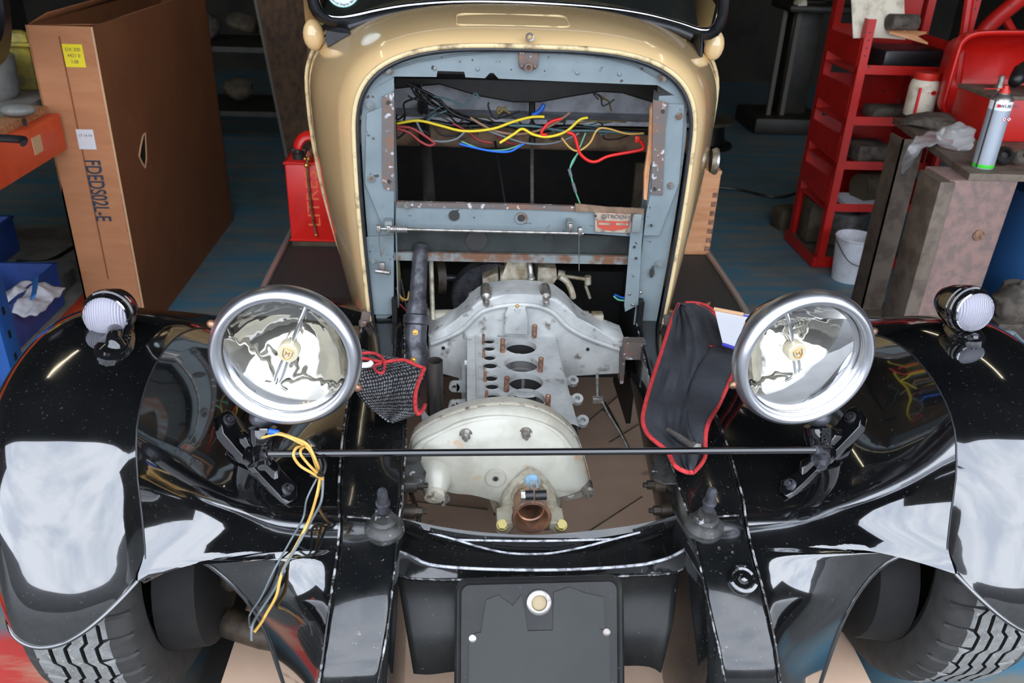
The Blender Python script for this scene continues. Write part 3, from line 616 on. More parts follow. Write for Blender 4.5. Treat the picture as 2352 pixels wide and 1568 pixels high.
# ---- front rails (cradle horns)
def side_x(s, x): return s*x + .008 + (0 if x > .2 and False else 0)
for s in (-1,1):
    mb = MB(); nm = 'front_rail'
    n = 8
    # top profile: (Y, z, xin, xout)
    pr = [(1.86,.515,.287,.385),(1.7,.513,.275,.382),(1.52,.512,.262,.378),(1.35,.509,.250,.371),(1.18,.503,.247,.356),(1.13,.495,.249,.348),(1.075,.477,.250,.345),(1.024,.458,.251,.346),(.962,.427,.255,.349),(.928,.40,.261,.352),(.912,.372,.267,.356),(.903,.345,.272,.36),(.895,.25,.280,.364),(.895,.15,.285,.366)]
    rows = []
    for Y,z,a,b2 in pr:
        r = .008
        zl = max(z-.16, .10) if Y > 1.2 else (.16 if Y > 1.15 else .10); rows.append([V((side_x(s,a),Y,zl)), V((side_x(s,a),Y,z-.006)), V((side_x(s,a+.004),Y,z-.001)), V((side_x(s,a+r),Y,z)), V((side_x(s,b2-r),Y,z)), V((side_x(s,b2-.003),Y,z-.003)), V((side_x(s,b2),Y,z-.008)), V((side_x(s,b2),Y,zl))])
    mb.grid(rows); rail = mb.build(nm,'black_rail',car,angle=50)
    # seam bead along outer top edge (chipped)
    q = MB(); q.tube([V((side_x(s,b2),Y,z-.001)) for Y,z,a,b2 in pr], .0022, 6, smooth=3); q.build('chipped_seam','chip',rail,angle=80)
    q = MB(); q.tube([V((side_x(s,a),Y,z-.002)) for Y,z,a,b2 in pr], .0018, 6, smooth=3); q.build('chipped_edge','chip',rail,angle=80)
    # join step between top plate and nose piece
    q = MB(); q.tube([V((side_x(s,x),1.125-.004*math.cos((x-.25)/.09*PI),.4995)) for x in (.25,.27,.29,.31,.335)], .002, 6); q.build('weld_line','chip',rail,angle=80)
    # suspension stud
    c = V((side_x(s,.272),1.115,.492))
    q = MB(); q.lathe(c-V((0,0,.01)),(0,-.12,1),[(0,.034),(.010,.033),(.014,.027),(.022,.022),(.026,.022),(.030,.017),(.040,.015)],24,cap1=True); sb=q.build('mount_boss','grimy',rail,label='dished mounting boss')
    q = MB(); q.lathe(c+V((0,-.004,.034)),(0,-.12,1),[(0,.0095),(.014,.0095),(.015,.012),(.020,.012),(.021,.0095),(.042,.0085),(.047,.007),(.048,0)],16); q.build('threaded_stud','darksteel',rail)
    # torn sheet lip on inner edge
    q = MB(); base = V((side_x(s,.238),1.27,.50)); pts = [base+V((s*a,b2,c2)) for a,b2,c2 in ((.01,-.05,0),(-.012,-.045,-.004),(-.028,-.03,-.006),(-.030,-.01,-.004),(-.018,.012,0),(-.02,.03,.002),(-.008,.045,.004),(.01,.05,.004))]
    q.prism(pts,(0,0,-.004),bevel=.001); q.build('torn_bracket','grimy',rail)
    # inner wall details: side of engine bay
    for Y_,z_ in ((1.235,.425),(1.30,.435)):
        q = MB(); q.cyl((side_x(s,.228),Y_,z_),(side_x(s,.25),Y_,z_),.014,n=14); q.cyl((side_x(s,.215),Y_,z_),(side_x(s,.228),Y_,z_),.009,n=6); q.cyl((side_x(s,.207),Y_,z_),(side_x(s,.215),Y_,z_),.005,n=8); q.build('side_bolt','oilbrown',rail)
# right rail extras: round plug and repair patch
c = P(1707,1330,Z=.458); n_ = V((0,-.4,.92)).normalized()
q = MB(); q.lathe(c,n_,[(-.002,.024),(.003,.024),(.004,.019),(.001,.016),(.001,.009),(.006,.006),(.007,0)],24); q.build('round_plug','black_paint',rail)
q = MB()
for dx,dy in ((-.03,.05),(-.006,.055),(-.008,.043),(-.022,.034)):
    cc = c+V((dx,dy,dy*.38+.002)); q.cyl(cc,cc+n_*.002,.0026,n=8)
q.build('drilled_hole','chip',rail)

# ---- front crossmember
def rowp(pts, n=40): return resample([P(x,y,Z=z) for x,y,z in pts], n, 4)
rows = [
 rowp([(915,1187,.45),(1000,1207,.435),(1110,1222,.425),(1235,1228,.42),(1360,1218,.425),(1470,1203,.435),(1572,1178,.45)]),
 rowp([(912,1200,.44),(1000,1222,.425),(1110,1237,.415),(1235,1240,.412),(1360,1236,.415),(1470,1218,.425),(1575,1192,.44)]),
 rowp([(908,1222,.40),(1000,1250,.385),(1110,1268,.378),(1235,1274,.375),(1360,1266,.378),(1470,1246,.385),(1577,1215,.40)]),
 rowp([(906,1250,.40),(960,1272,.395),(1050,1292,.39),(1235,1300,.388),(1420,1292,.39),(1520,1272,.395),(1578,1245,.40)]),
 rowp([(905,1262,.425),(945,1277,.42),(1010,1300,.415),(1235,1309,.413),(1440,1300,.415),(1530,1283,.42),(1578,1258,.425)]),
 rowp([(906,1272,.418),(945,1288,.412),(1010,1308,.408),(1235,1316,.405),(1440,1308,.408),(1530,1292,.412),(1578,1268,.418)]),
 rowp([(908,1308,.40),(925,1322,.398),(1010,1328,.396),(1235,1326,.396),(1440,1320,.396),(1545,1316,.398),(1578,1300,.40)]),
]
mb = MB(); mb.grid(rows); cross = mb.build('front_crossmember','black_rail',car,angle=50)
q = MB(); q.tube(rows[4], .0028, 8, smooth=0); q.build('rolled_edge','highlightedge',cross,angle=80,label='worn rolled edge with painted highlight')
q = MB(); vl = [P(x,y,Z=z) for x,y,z in ((935,1208,.425),(985,1222,.42),(1050,1240,.414),(1110,1258,.40),(1170,1270,.39),(1235,1272,.388),(1280,1268,.39),(1340,1256,.40),(1400,1240,.414),(1470,1222,.42))]; q.tube(vl,.0022,8)
q.tube([P(1040,1239,Z=.414),P(1235,1242,Z=.413),P(1420,1237,Z=.414)],.0022,8); q.build('rolled_edge','highlightedge',cross,angle=80)
mb = MB(); r6 = rowp([(912,1322,.396),(1010,1330,.395),(1235,1328,.395),(1440,1322,.395),(1560,1318,.396)]); r7 = rowp([(932,1440,.33),(1010,1442,.33),(1235,1442,.33),(1440,1440,.33),(1545,1436,.33)])
r8 = rowp([(950,1546,.262),(990,1548,.262),(1060,1540,.265),(1235,1536,.266),(1420,1528,.268),(1490,1530,.266),(1518,1545,.262)])
mb.grid([r6,r7,r8]); mb.build('front_apron_panel','black_matt',cross,angle=50,solid=.003)
q = MB(); q.tube(rowp([(908,1312,.40),(925,1325,.397),(1010,1331,.396),(1235,1330,.396),(1440,1322,.396),(1545,1316,.398),(1576,1298,.40)]),.002,6,smooth=0); q.build('panel_seam','chip',cross,angle=80)
# box sides inside the horns (closing)
# number plate
pc = P(1238,1330,Y=1.075); 
def plp(u, v, d=0): # plate plane: u right, v down along plate
    n_ = V((0,-.84,.54)).normalized(); dn = V((0,-.54,-.84)).normalized(); return V((pc.x,0,0)) + V((0,pc.y,pc.z)) + V((1,0,.022)).normalized()*u + dn*v + n_*d
def rrect(hw, v0, v1, r, d, n=6):
    pts=[]
    for cx, cy, a0 in ((hw-r, v0+r, 270),(hw-r, v1-r, 0),(-hw+r, v1-r, 90),(-hw+r, v0+r, 180)):
        for i in range(n):
            a = math.radians(a0+90*i/(n-1)); pts.append(plp(cx+r*math.cos(a), cy+r*math.sin(a), d))
    return pts
hw = .142
mb = MB(); mb.rings([rrect(hw,-.006,.30,.02,.004), rrect(hw,-.006,.30,.02,.012), rrect(hw-.004,-.002,.296,.018,.016), rrect(hw-.009,.003,.291,.015,.013), rrect(hw-.011,.005,.289,.014,.009)], cap0=True, cap1=True); npl = mb.build('number_plate','black_matt',car,angle=40,label='black rimmed square plate with nothing on it')
q = MB(); q.prism(rrect(.118,.052+.03,.285,.02,.0112),V((0,.0015,-.001))); q.prism([plp(u,v,.0112) for u,v in ((-.098,.082),(-.09,.03),(-.07,.022),(-.045,.04),(-.03,.022),(-.02,.082))],V((0,.0015,-.001))); q.prism([plp(u,v,.0112) for u,v in ((.022,.082),(.024,.02),(.05,.012),(.075,.022),(.108,.03),(.11,.082))],V((0,.0015,-.001))); q.build('plain_grey_patch','plate',npl,label='plain dark grey area')
c = plp(-.001,.036,.010); n_ = (plp(0,0,1)-plp(0,0,0)).normalized()
q = MB(); q.lathe(c,n_,[(0,.0215),(.004,.021),(.007,.017),(.007,.0135),(.002,.012),(-.004,.012)],24,'steel'); q.cyl(c-n_*.004,c+n_*.0012,.0122,n=20,m='tan'); q.build('crank_hole_collar',None,npl,label='bright ringed hole')
for u,v in ((-.112,.092),(.113,.088)):
    q = MB(); q.lathe(plp(u,v,.009),n_,[(0,.0068),(.002,.0066),(.0035,.004),(.0035,0)],14); q.build('plate_screw','steel',npl)

for s_ in (-1,1):
    ed_ = [p for p in arch(2.34,.556,.454,1.206,.96,.34) if p.x*s_ > 0 and .42 < p.z < 1.08]
    q = MB(); q.tube([p+V((s_*.003,0,0)) for p in ed_], .0055, 6, smooth=0); q.build('door_edge_strip','flange',car,angle=80)
# ================================================================== wings, wheels, lamps
from mathutils.bvhtree import BVHTree
def bvh(ob):
    L = V((0,0,0)); o = ob.parent
    while o: L = L + o.location; o = o.parent
    me = ob.data; return BVHTree.FromPolygons([v.co + L for v in me.vertices], [list(p.vertices) for p in me.polygons])
def hit(trees, px, py, lift=0.0):
    d = ray(px,py).normalized(); best = None
    for t in trees:
        r = t.ray_cast(CAM, d)
        if r[0] is not None and (best is None or r[3] < best[3]): best = r
    if best is None: return None, None
    n = best[1]; n = -n if n.dot(d) > 0 else n
    return best[0] + n*lift, n
SX = {-1: lambda x: -x, 1: lambda x: x + .035}
crest = [(.932,.418),(.937,.479),(.957,.54),(.99,.61),(1.043,.673),(1.122,.719),(1.237,.748),(1.356,.750),(1.46,.727),(1.60,.657),(1.76,.57),(1.93,.45),(2.28,.32)]
oute = [.83,.842,.85,.862,.875,.892,.90,.905,.905,.90,.89,.85,.80]
vale = [.628,.624,.622,.626,.634,.644,.652,.652,.64,.625,.605,.60,.60]
prof = [(1.0,.24),(1.0,.17),(.985,.10),(.93,.045),(.83,.014),(.68,.0),(.5,.0),(.34,.004),(.20,.012),(.09,.022),(0,.034)]
def wing_rows(s):
    rows = []
    for k,(Y,z) in enumerate(crest):
        n = V((0,1.42-Y,.30-z)); n.normalize(); r = []
        for u, dr in prof:
            x = vale[k] + (oute[k]-vale[k])*u; p = V((SX[s](x), Y, z)) + n*dr*(1.0 if k < 10 else .5)*((2.2 if k < 4 else (1.7 if k == 4 else 1.2)) if u < .5 else 1)
            up = {0:1.0,1:.35,2:.0}.get(k,0); e = 0
            if u > .68: e = (u-.68)/.32
            else: e = (.6-u)/.6 if u < .6 else 0
            p.z += up*(.085*e**1.6 if u < .68 else .05*e**2)
            if k == 0: p.y += -.25*dr
            r.append(p)
        rows.append(r)
    cols = list(zip(*rows)); cols = [crom([V(p) for p in c], 5) for c in cols]; rr_ = list(zip(*cols))
    return [crom(list(r), 4) for r in rr_]
wingtrees = {}; sidebits = {}
def coons(c0, c1, d0, d1, n, m_, pw=4.5):
    # c0,c1 along u (n pts): start/end rows ; d0,d1 along v (m pts)
    out = []
    for j in range(m_):
        v = j/(m_-1); r = []
        for i in range(n):
            u = i/(n-1); w = 1-(1-u)**pw
            p = c0[i]*(1-v)+c1[i]*v + d0[j]*(1-w)+d1[j]*w - ((c0[0]*(1-w)+c0[-1]*w)*(1-v) + (c1[0]*(1-w)+c1[-1]*w)*v)
            r.append(p)
        out.append(r)
    return out
for s in (-1,1):
    rows = wing_rows(s); q = MB(); q.grid(rows, 'black_paint')
    val = [r[-1] for r in rows if r[-1].y < 1.9 or True]
    kk = 10*5; left = resample([r[-1] for r in rows[:kk+1]], 34, 0)
    def railp(Y=None, z=None):
        ps = [V((side_x(s,b2),y_,z_-.004)) for y_,z_,a_,b2 in pr]
        for p,q_ in zip(ps,ps[1:]):
            if Y is not None and q_.y <= Y <= p.y: return p.lerp(q_, (p.y-Y)/max(p.y-q_.y,1e-6))
            if z is not None and q_.z <= z <= p.z: return p.lerp(q_, (p.z-z)/max(p.z-q_.z,1e-6))
        return ps[0]
    if s < 0: arcs = [P(668,1620,Z=.10), P(650,1568,Z=.18), P(610,1450,Z=.30), P(560,1370,Z=.378), P(480,1298,Z=.448), P(430,1285,Z=.478), P(372,1312,Z=.475)]
    else: arcs = [P(1870,1620,Z=.10), P(1885,1568,Z=.18), P(1930,1440,Z=.305), P(1980,1350,Z=.385), P(2040,1290,Z=.448), P(2110,1268,Z=.478), P(2170,1280,Z=.475)]
    rp = [railp(z=.16), railp(z=.335), railp(z=.405), railp(Y=1.0), railp(Y=1.04), railp(Y=1.06), railp(Y=1.075)]
    ctl = [(l,r,1.0) for l,r in zip(arcs,rp)]
    for k_,l in enumerate(left[:-1:2]):
        ctl.append((l, railp(Y=1.085+(l.y-left[0].y)*(1.855-1.085)/(left[-1].y-left[0].y)), 1.7))
    LL = crom([c_[0] for c_ in ctl],3); RRr = crom([c_[1] for c_ in ctl],3); PPp = [1.0 if i < 18 else (3.6 if p.y < 1.12 else 1.35+2.25*max(0,1-(p.y-1.12)/.35)) for i,p in enumerate(LL)]
    g = []
    for l,r,pw_ in zip(LL,RRr,PPp):
        row = []
        for i in range(25):
            t = 1-i/24; p = r.lerp(l,t); p.z = r.z+(l.z-r.z)*t**(1.15 if pw_==1.0 else pw_); p.y = r.y+(l.y-r.y)*t**(1.0 if pw_==1.0 else max(1.0,pw_*.8)); row.append(p)
        g.append(row)
    q.grid(g, 'black_paint'); front = LL[:21]
    nm = 'front_wing'
    wing = q.build(nm, None, car, angle=70, label='left-hand glossy black front wing' if s<0 else 'right-hand glossy black front wing')
    wingtrees[s] = [bvh(wing), bvh([o for o in car.children if o.name.startswith('front_rail')][0 if s<0 else 1])]
    sidebits[s] = wing
    # rolled lip along arch and bulb edge
    q = MB(); q.tube(list(reversed([V(p) for p in rows[0]]))[:] , .0035, 8, smooth=0); q.tube(front, .004, 8, smooth=0); q.build('rolled_lip','black_paint',wing,angle=80)
    q = MB(); q.tube([p+V((0,0,.001)) for p in left[1:24]], .0016, 6, smooth=0); q.build('wing_seam','black_rubber',wing,angle=80)
    # valance under the wing, dark
    # ---- wheel
    wx = SX[s](.765)+0; cy, cz, RR = 1.35, .333, .333
    tw = 'front_wheel'; wh = MB()
    cols = []
    def zig(th):
        t = (th/(2*PI)*22) % 1.0
        return (-.005 if t < .38 else (-.005+.010*(t-.38)/.12 if t < .5 else (.005 if t < .88 else .005-.010*(t-.88)/.12)))
    gx = [-.042,-.018,.008,.032]
    N = 528; rws = []
    for i in range(N+1):
        th = 2*PI*i/N; z_ = zig(th); row = []
        lug = (i % 12) < 2
        def pt(x, r): row.append(V((wx + s*x, cy - r*math.cos(th), cz + r*math.sin(th))))
        pt(-.092,RR-.075); pt(-.098,RR-.045); pt(-.092,RR-.02); pt(-.086, RR-.012-(.006 if lug else 0)); pt(-.072,RR-.005-(.006 if lug else 0)); pt(-.058,RR-.002-(.005 if lug else 0))
        for g_ in gx:
            x0 = g_+z_; pt(x0-.0034,RR); pt(x0-.003,RR-.009); pt(x0+.003,RR-.009); pt(x0+.0034,RR)
        pt(.050,RR-.002-(.005 if lug else 0)); pt(.066,RR-.005-(.006 if lug else 0)); pt(.084,RR-.012-(.006 if lug else 0)); pt(.092,RR-.02); pt(.098,RR-.045); pt(.090,RR-.075)
        rws.append(row)
    # per-column material: tread or groove
    mi_t, mi_g, mi_s = wh._mi('tyre'), wh._mi('groove'), wh._mi('tyreside')
    vr = [[wh.bm.verts.new(p) for p in r] for r in rws[:-1]]; nc = len(rws[0])
    for i in range(N):
        j2 = (i+1)%N; lug = (i % 12) < 2
        for c_ in range(nc-1):
            f = wh.face([vr[i][c_], vr[i][c_+1], vr[j2][c_+1], vr[j2][c_]], mi_t)
            if f:
                if 6 <= c_ < 22 and (c_-6) % 4 in (0,1,2): f.material_index = mi_g
                elif c_ < 5 or c_ > 22: f.material_index = mi_s if not lug or c_ < 2 or c_ > 24 else mi_g
                elif lug and (c_ in (5,) or c_ == 22): f.material_index = mi_g
    tyre = wh.build('front_tyre', None, car, angle=30, label='grey front tyre with zigzag grooves')
    q = MB(); q.lathe((wx-.09,cy,cz),(1,0,0),[(0,RR-.075),(.005,RR-.09),(.03,RR-.095),(.09,RR-.11),(.15,RR-.095),(.175,RR-.09),(.18,RR-.075)],48)
    q.lathe((wx,cy,cz),(1,0,0),[(0,RR-.11),(.02,RR-.16),(.03,.05),(.03,0)],32); q.build('wheel_rim','dark',tyre)
    ix = wx - s*.13
    q = MB(); q.lathe((ix-s*.05,1.28,.27),(s,0,0),[(0,0),(0,.05),(.01,.13),(.02,.155),(.09,.165),(.10,.05)],32); q.build('brake_drum','wheelwell',car)
    q = MB(); q.prism([V((s*.415,1.07,.42)),V((s*.41,1.85,.47)),V((s*.41,1.85,.10)),V((s*.42,1.03,.10))],(s*.004,0,0)); q.build('added_dark_valance','wheelwell',car)  # added dark plate that keeps the wheel well looking black
    q = MB(); q.tube([V((s*.41,1.48,.42)),V((s*.46,1.45,.43)),V((ix-s*.06,1.42,.44))],.022,12); q.build('suspension_arm','oilbrown',car); q=MB(); q.tube([V((s*.42,1.20,.20)),V((s*.47,1.18,.17)),V((ix-s*.05,1.22,.17))],.030,12); q.build('suspension_arm','oilbrown',car)
    q = MB(); q.tube([V((s*.41,1.2,.30)),V((s*.42,1.18,.27)),V((ix-s*.07,1.22,.28))],.012,10); q.sphere((ix-s*.07,1.22,.28),.024,12); q.build('track_rod','oilbrown',car)
    q = MB(); q.cyl((s*.42,1.40,.36),(ix,1.42,.34),.026,n=16); q.lathe((ix-s*.13,1.42,.34),(s,0,0),[(0,.026),(.01,.05),(.07,.055),(.08,.03)],20); q.build('drive_shaft','dark',car)
    # ---- side lamp on the wing crest
    c = P(243,727,Y=1.325) if s < 0 else P(2237,715,Y=1.325)
    ax = V((0.05*-s,-1,.16)).normalized() if s<0 else V((.10,-1,.16)).normalized()
    q = MB(); q.lathe(c-ax*.098, ax, [(0,.002),(.006,.014),(.02,.026),(.045,.037),(.07,.0425),(.078,.0435),(.08,.0415),(.083,.0435),(.089,.043),(.091,.040),(.098,.0395),(.102,.034)], 40)
    lamp = q.build('side_lamp','lampbody',car,angle=50,label='black bullet side lamp with white ribbed lens')
    q = MB(); up = V((0,0,1)); rt = ax.cross(up).normalized(); u2 = rt.cross(ax); rsn = []
    for k in range(11):
        a = k/10*PI/2; rr2 = .0345*math.cos(a) if k < 10 else .0003; dd = .0005+.016*math.sin(a)
        rsn.append([c + rt*rr2*math.cos(2*PI*j/72) + u2*rr2*math.sin(2*PI*j/72) + ax*(dd) for j in range(72)])
    q.rings(rsn, None, True, True); q.build('lamp_lens','milk',lamp,angle=80)
    q = MB(); q.lathe(c, ax, [(0,.0365),(.004,.0375),(.006,.0355),(.003,.0335)], 36); q.build('lens_ring','chrome',lamp)
    q = MB(); f0, nn = hit([wingtrees[s][0]], *( (265,795) if s<0 else (2213,765)))
    foot = f0; q.tube([foot-V((0,0,.012)), foot+V((0,0,.014)), c-ax*.045-V((0,0,.02))], .02, 14, rr=lambda t: .030-.018*min(1,t*2.2)+.006*max(0,t-.6))
    pts=[]; t1 = V((0,1,-.0)); t1=(t1-nn*t1.dot(nn)).normalized(); t2=nn.cross(t1)
    for k in range(28):
        a = 2*PI*k/28; pts.append(foot + t1*(.056*math.cos(a)+.006) + t2*.027*math.sin(a)*(1-.25*math.cos(a)))
    q.rings([[p+nn*-.008 for p in pts],[p+nn*.004 for p in pts],[foot+(p-foot)*.8+nn*.010 for p in pts]]); q.cyl(foot-t1*.036,foot-t1*.036+nn*.013,.010,.007,n=14)
    q.build('lamp_foot','lampbody',lamp,angle=50)

# ---- headlights
M['rim'] = pm('polished_aluminium_rim', (.62,.63,.66), (.52,.53,.57), rough=.33, metal=1, scale=30, rough2=.42, lo=.5, hi=.75)
HL = {-1: (P(655,822,Y=1.20), V((-.03,-1,.04)).normalized(), 23), 1: (P(1848,826,Y=1.20), V((.09,-1,.05)).normalized(), -24)}
for s in (-1,1):
    c, ax, roll = HL[s]; zz = V((0,0,1)); rt = zz.cross(-ax).normalized(); rt = -rt if rt.x < 0 else rt; up = ax.cross(rt); up = up if up.z > 0 else -up
    a_ = math.radians(roll); U = (up*math.cos(a_) + rt*math.sin(a_)).normalized(); Rt = (rt*math.cos(a_) - up*math.sin(a_)).normalized()
    S = .985
    q = MB(); q.lathe(c-ax*.15*S, ax, [(0,.001),(.004,.025),(.02,.05),(.05,.075),(.09,.093),(.12,.100),(.15,.104)], 56); hl = q.build('headlight','lampbody',car,angle=60,label='large round headlight beside the left wing' if s<0 else 'large round headlight beside the right wing')
    q = MB(); q.lathe(c, ax, [(-.040,.104),(-.030,.112),(-.020,.1185),(-.010,.1215),(-.002,.1225),(.006,.1205),(.013,.1155),(.016,.111),(.0155,.106),(.010,.1015),(.004,.1005),(-.004,.1005)], 72); q.build('headlight_rim','rim',hl,angle=70,label='polished rim')
    q = MB(); rsn = [(.0,.001),(.004,.02),(.016,.045),(.035,.066),(.06,.085),(.082,.0965),(.09,.1)]; q.lathe(c-ax*.092, ax, rsn, 56); q.build('reflector','reflector',hl,angle=80)
    q = MB(); k=[(.000,.1),(.004,.085),(.0075,.06),(.0095,.03),(.010,.0)]; q.lathe(c, ax, k, 48); q.lathe(c-ax*.0025, ax, k, 48); q.build('glass_lens','lens',hl,angle=80)
    q = MB()
    for w2 in (-1,1): q.tube([c+U*(.016)*-1+Rt*.0045*w2-ax*.012, c-U*.055+Rt*.0055*w2-ax*.01, c-U*.080+Rt*.0045*w2-ax*.012, c-U*.094+Rt*(.022 if w2>0 else .020)*w2-ax*.016], .0032, 8)
    q.tube([c+U*.014-ax*.012, c+U*.05-ax*.011, c+U*.097-ax*.016], .0034, 8); q.sphere(c+U*.094-ax*.012,.004,8)
    q.build('divider_bar','chrome',hl,angle=80)
    q = MB(); q.lathe(c-ax*.006, ax, [(-.012,.0175),(0,.0178),(.002,.0165),(.0025,0)], 32); bd = q.build('centre_badge','badgem',hl)
    q = MB(); shp = [(-.008,.008),(0,.0095),(.008,.008),(.0075,-.002),(.0045,-.0075),(0,-.0105),(-.0045,-.0075),(-.0075,-.002)]
    q.tube([c-ax*.0032+Rt*x+U*y for x,y in shp], .0008, 6, closed=True, smooth=0); q.build('badge_shield','brass',bd)
    text('badge_letter','M','brass',bd,c-ax*.0034,Rt,U,.011,.0006)
    q = MB(); q.lathe(c-ax*.045, ax, [(-.01,.006),(.0,.012),(.012,.013),(.02,.009),(.024,0)], 18); q.build('bulb','lens',hl)
    for w2 in (-1,1):
        dirx = Rt*w2*1.0 + U*(-.05*w2 if s<0 else -.05*w2)
        p = c + dirx.normalized()*.121 - ax*.006; d2 = dirx.normalized()
        q = MB(); q.lathe(p, d2, [(-.004,.0075),(.003,.0075),(.008,.006),(.011,.0025),(.0115,0)],14); q.build('rim_screw','copper',hl)
    # stalk under the lamp and cast bracket
    foot = P(603,975,Y=1.215) if s<0 else P(1880,972,Y=1.215)
    post = P(606,1046,Y=1.20) if s<0 else P(1878,1040,Y=1.20)
    q = MB(); q.sphere(foot+V((0,.01,.008)), .024, 18, sc=(1,.9,.75)); q.build('lamp_ball_foot','darksteel',hl)
    wt = wingtrees[s]
    if s < 0: cor = [(498,958),(512,946),(530,952),(560,985),(600,1030),(640,1085),(676,1122),(674,1150),(656,1160),(640,1150),(590,1095),(540,1040),(505,1000)]; lobes = [(516,972),(661,1134)]
    else: cor = [(1985,955),(1972,938),(1955,942),(1925,985),(1880,1045),(1835,1090),(1800,1110),(1797,1132),(1812,1145),(1830,1135),(1880,1085),(1940,1025),(1980,985)]; lobes = [(1960,965),(1813,1123)]
    pts = [hit(wt,x,y,.0)[0] for x,y in cor]; n0 = hit(wt,*lobes[0])[1]
    q = MB(); q.rings([[p-n0*.004 for p in pts],[p+n0*.010 for p in pts]]); ctr = sum(pts, V((0,0,0)))/len(pts)
    q.rings([[ctr+(p-ctr)*.55+n0*.009 for p in pts],[ctr+(p-ctr)*.42+n0*.022 for p in pts]])
    br = q.build('lamp_bracket','lampbody',car,angle=50,bevel=.002,label='cast black lamp bracket bolted to the wing')
    q = MB(); q.tube([ctr+n0*.004, ctr.lerp(post,.5)+n0*.006, post, post.lerp(foot,.5), foot-V((0,0,.006))], .018, 14, rr=lambda t: .024-.010*math.sin(PI*min(t*1.3,1)) ); q.build('bracket_post','lampbody',br,angle=60)
    for l in lobes:
        p, n = hit(wt,*l,.010); q = MB(); q.lathe(p,n0,[(-.002,.012),(.004,.011),(.005,.008)],16); q.cyl(p,p+n0*.010,.0065,n=6); q.build('bracket_bolt','darksteel',br)
    if s > 0:
        a1 = P(1893,992,Y=1.185); 
        text('cast_number','88245','lampbody',br,P(1895,1012,Y=1.182),(.10,-.25,-1),(1,0,.1),.021,.0022,sx=.86,wt=.0008)
# tie rod between the bracket posts
a = P(617,1042,Y=1.172); b_ = P(1872,1033,Y=1.172)
q = MB(); q.cyl(a,b_,.0062,n=16); rod = q.build('lamp_tie_bar','lampbody',car,label='thin black bar joining the two lamp brackets')
for s, e, px in ((-1,a,604),(1,b_,1883)):
    c = P(px,1036,Y=1.19); o = P(px+(0 if s<0 else 4),1066,Y=1.165)
    q = MB(); q.tube([e, (e+c)/2, c], .009, 12, rr=lambda t: .0065+.009*t); q.cyl(c+(c-o)*.2,c.lerp(o,.55),.0165,.0165,n=18); q.cyl(c.lerp(o,.55),c.lerp(o,.95),.0135,n=6); q.cyl(c.lerp(o,.95),c.lerp(o,1.25),.0105,.009,n=14); q.build('rod_end_nut','darksteel' if s>0 else 'lampbody',rod,angle=45)

# ---- loose headlamp cable on the left
hb = MB(); wl = []
def wtube(q, m, r, pts, lift=.004):
    P3 = []
    for x,y,*z in pts:
        if z: P3.append(P(x,y,Y=z[0]))
        else:
            h = hit(wingtrees[-1],x,y,.012)[0]; P3.append(h if h else P(x,y,Y=1.02))
    q.tube(P3, r, 7, m=m, smooth=6)
q = MB()
wtube(q,'w_amber',.0028,[(640,994,1.19),(670,1004,1.18),(705,1020,1.165),(722,1050,1.155),(738,1088,1.15),(735,1110,1.16),(728,1140,1.17)],)
wtube(q,'w_amber',.0026,[(584,1006,1.2),(605,1004,1.19),(640,997,1.185),(680,1012,1.175),(712,1035,1.16),(728,1075,1.155),(742,1098,1.155)])
wtube(q,'w_amber',.0026,[(742,1101,1.15),(715,1085,1.14),(688,1068,1.14),(674,1045,1.14),(682,1028,1.155),(700,1026,1.175)])
wtube(q,'w_amber',.0024,[(740,1096,1.15),(718,1076,1.14),(700,1056,1.14),(690,1040,1.14),(696,1028,1.16),(715,1024,1.175)])
wtube(q,'w_black',.003,[(690,1034,1.155),(700,1026,1.165),(715,1028,1.18),(735,1040,1.18),(747,1065,1.16),(742,1090,1.145),(730,1088,1.14)])
wtube(q,'w_black',.0026,[(733,1052,1.15),(738,1075,1.145),(728,1094,1.145),(712,1090,1.145)])
wtube(q,'w_amber',.0026,[(735,1098,1.15),(728,1135,1.14),(715,1180,1.10),(700,1215,1.07),(680,1265),(655,1310),(645,1360),(625,1400),(600,1430),(585,1450,1.0)])
wtube(q,'w_grey',.0024,[(742,1100,1.15),(738,1150,1.13),(715,1195,1.09),(690,1240,1.06),(660,1290),(642,1340),(610,1390),(580,1435,1.0),(578,1470,.99)])
wtube(q,'w_grey',.0018,[(728,1098,1.15),(705,1145,1.13),(696,1190,1.09),(672,1245),(635,1295),(610,1360),(585,1400),(575,1440,1.0)])
cab_ = q.build('loose_lamp_cable',None,car,angle=80,label='amber and grey lamp cable looped over the thin bar')
q = MB(); p0, p1 = P(617,990,Y=1.19), P(640,994,Y=1.19); q.cyl(p0,p1,.0055,.005,n=12); q.build('cable_crimp','w_blue',cab_,label='blue crimp sleeve')
q = MB(); q.box(P(606,989,Y=1.19),(.014,.003,.009),bevel=.001); q.build('spade_terminal','steel',cab_)

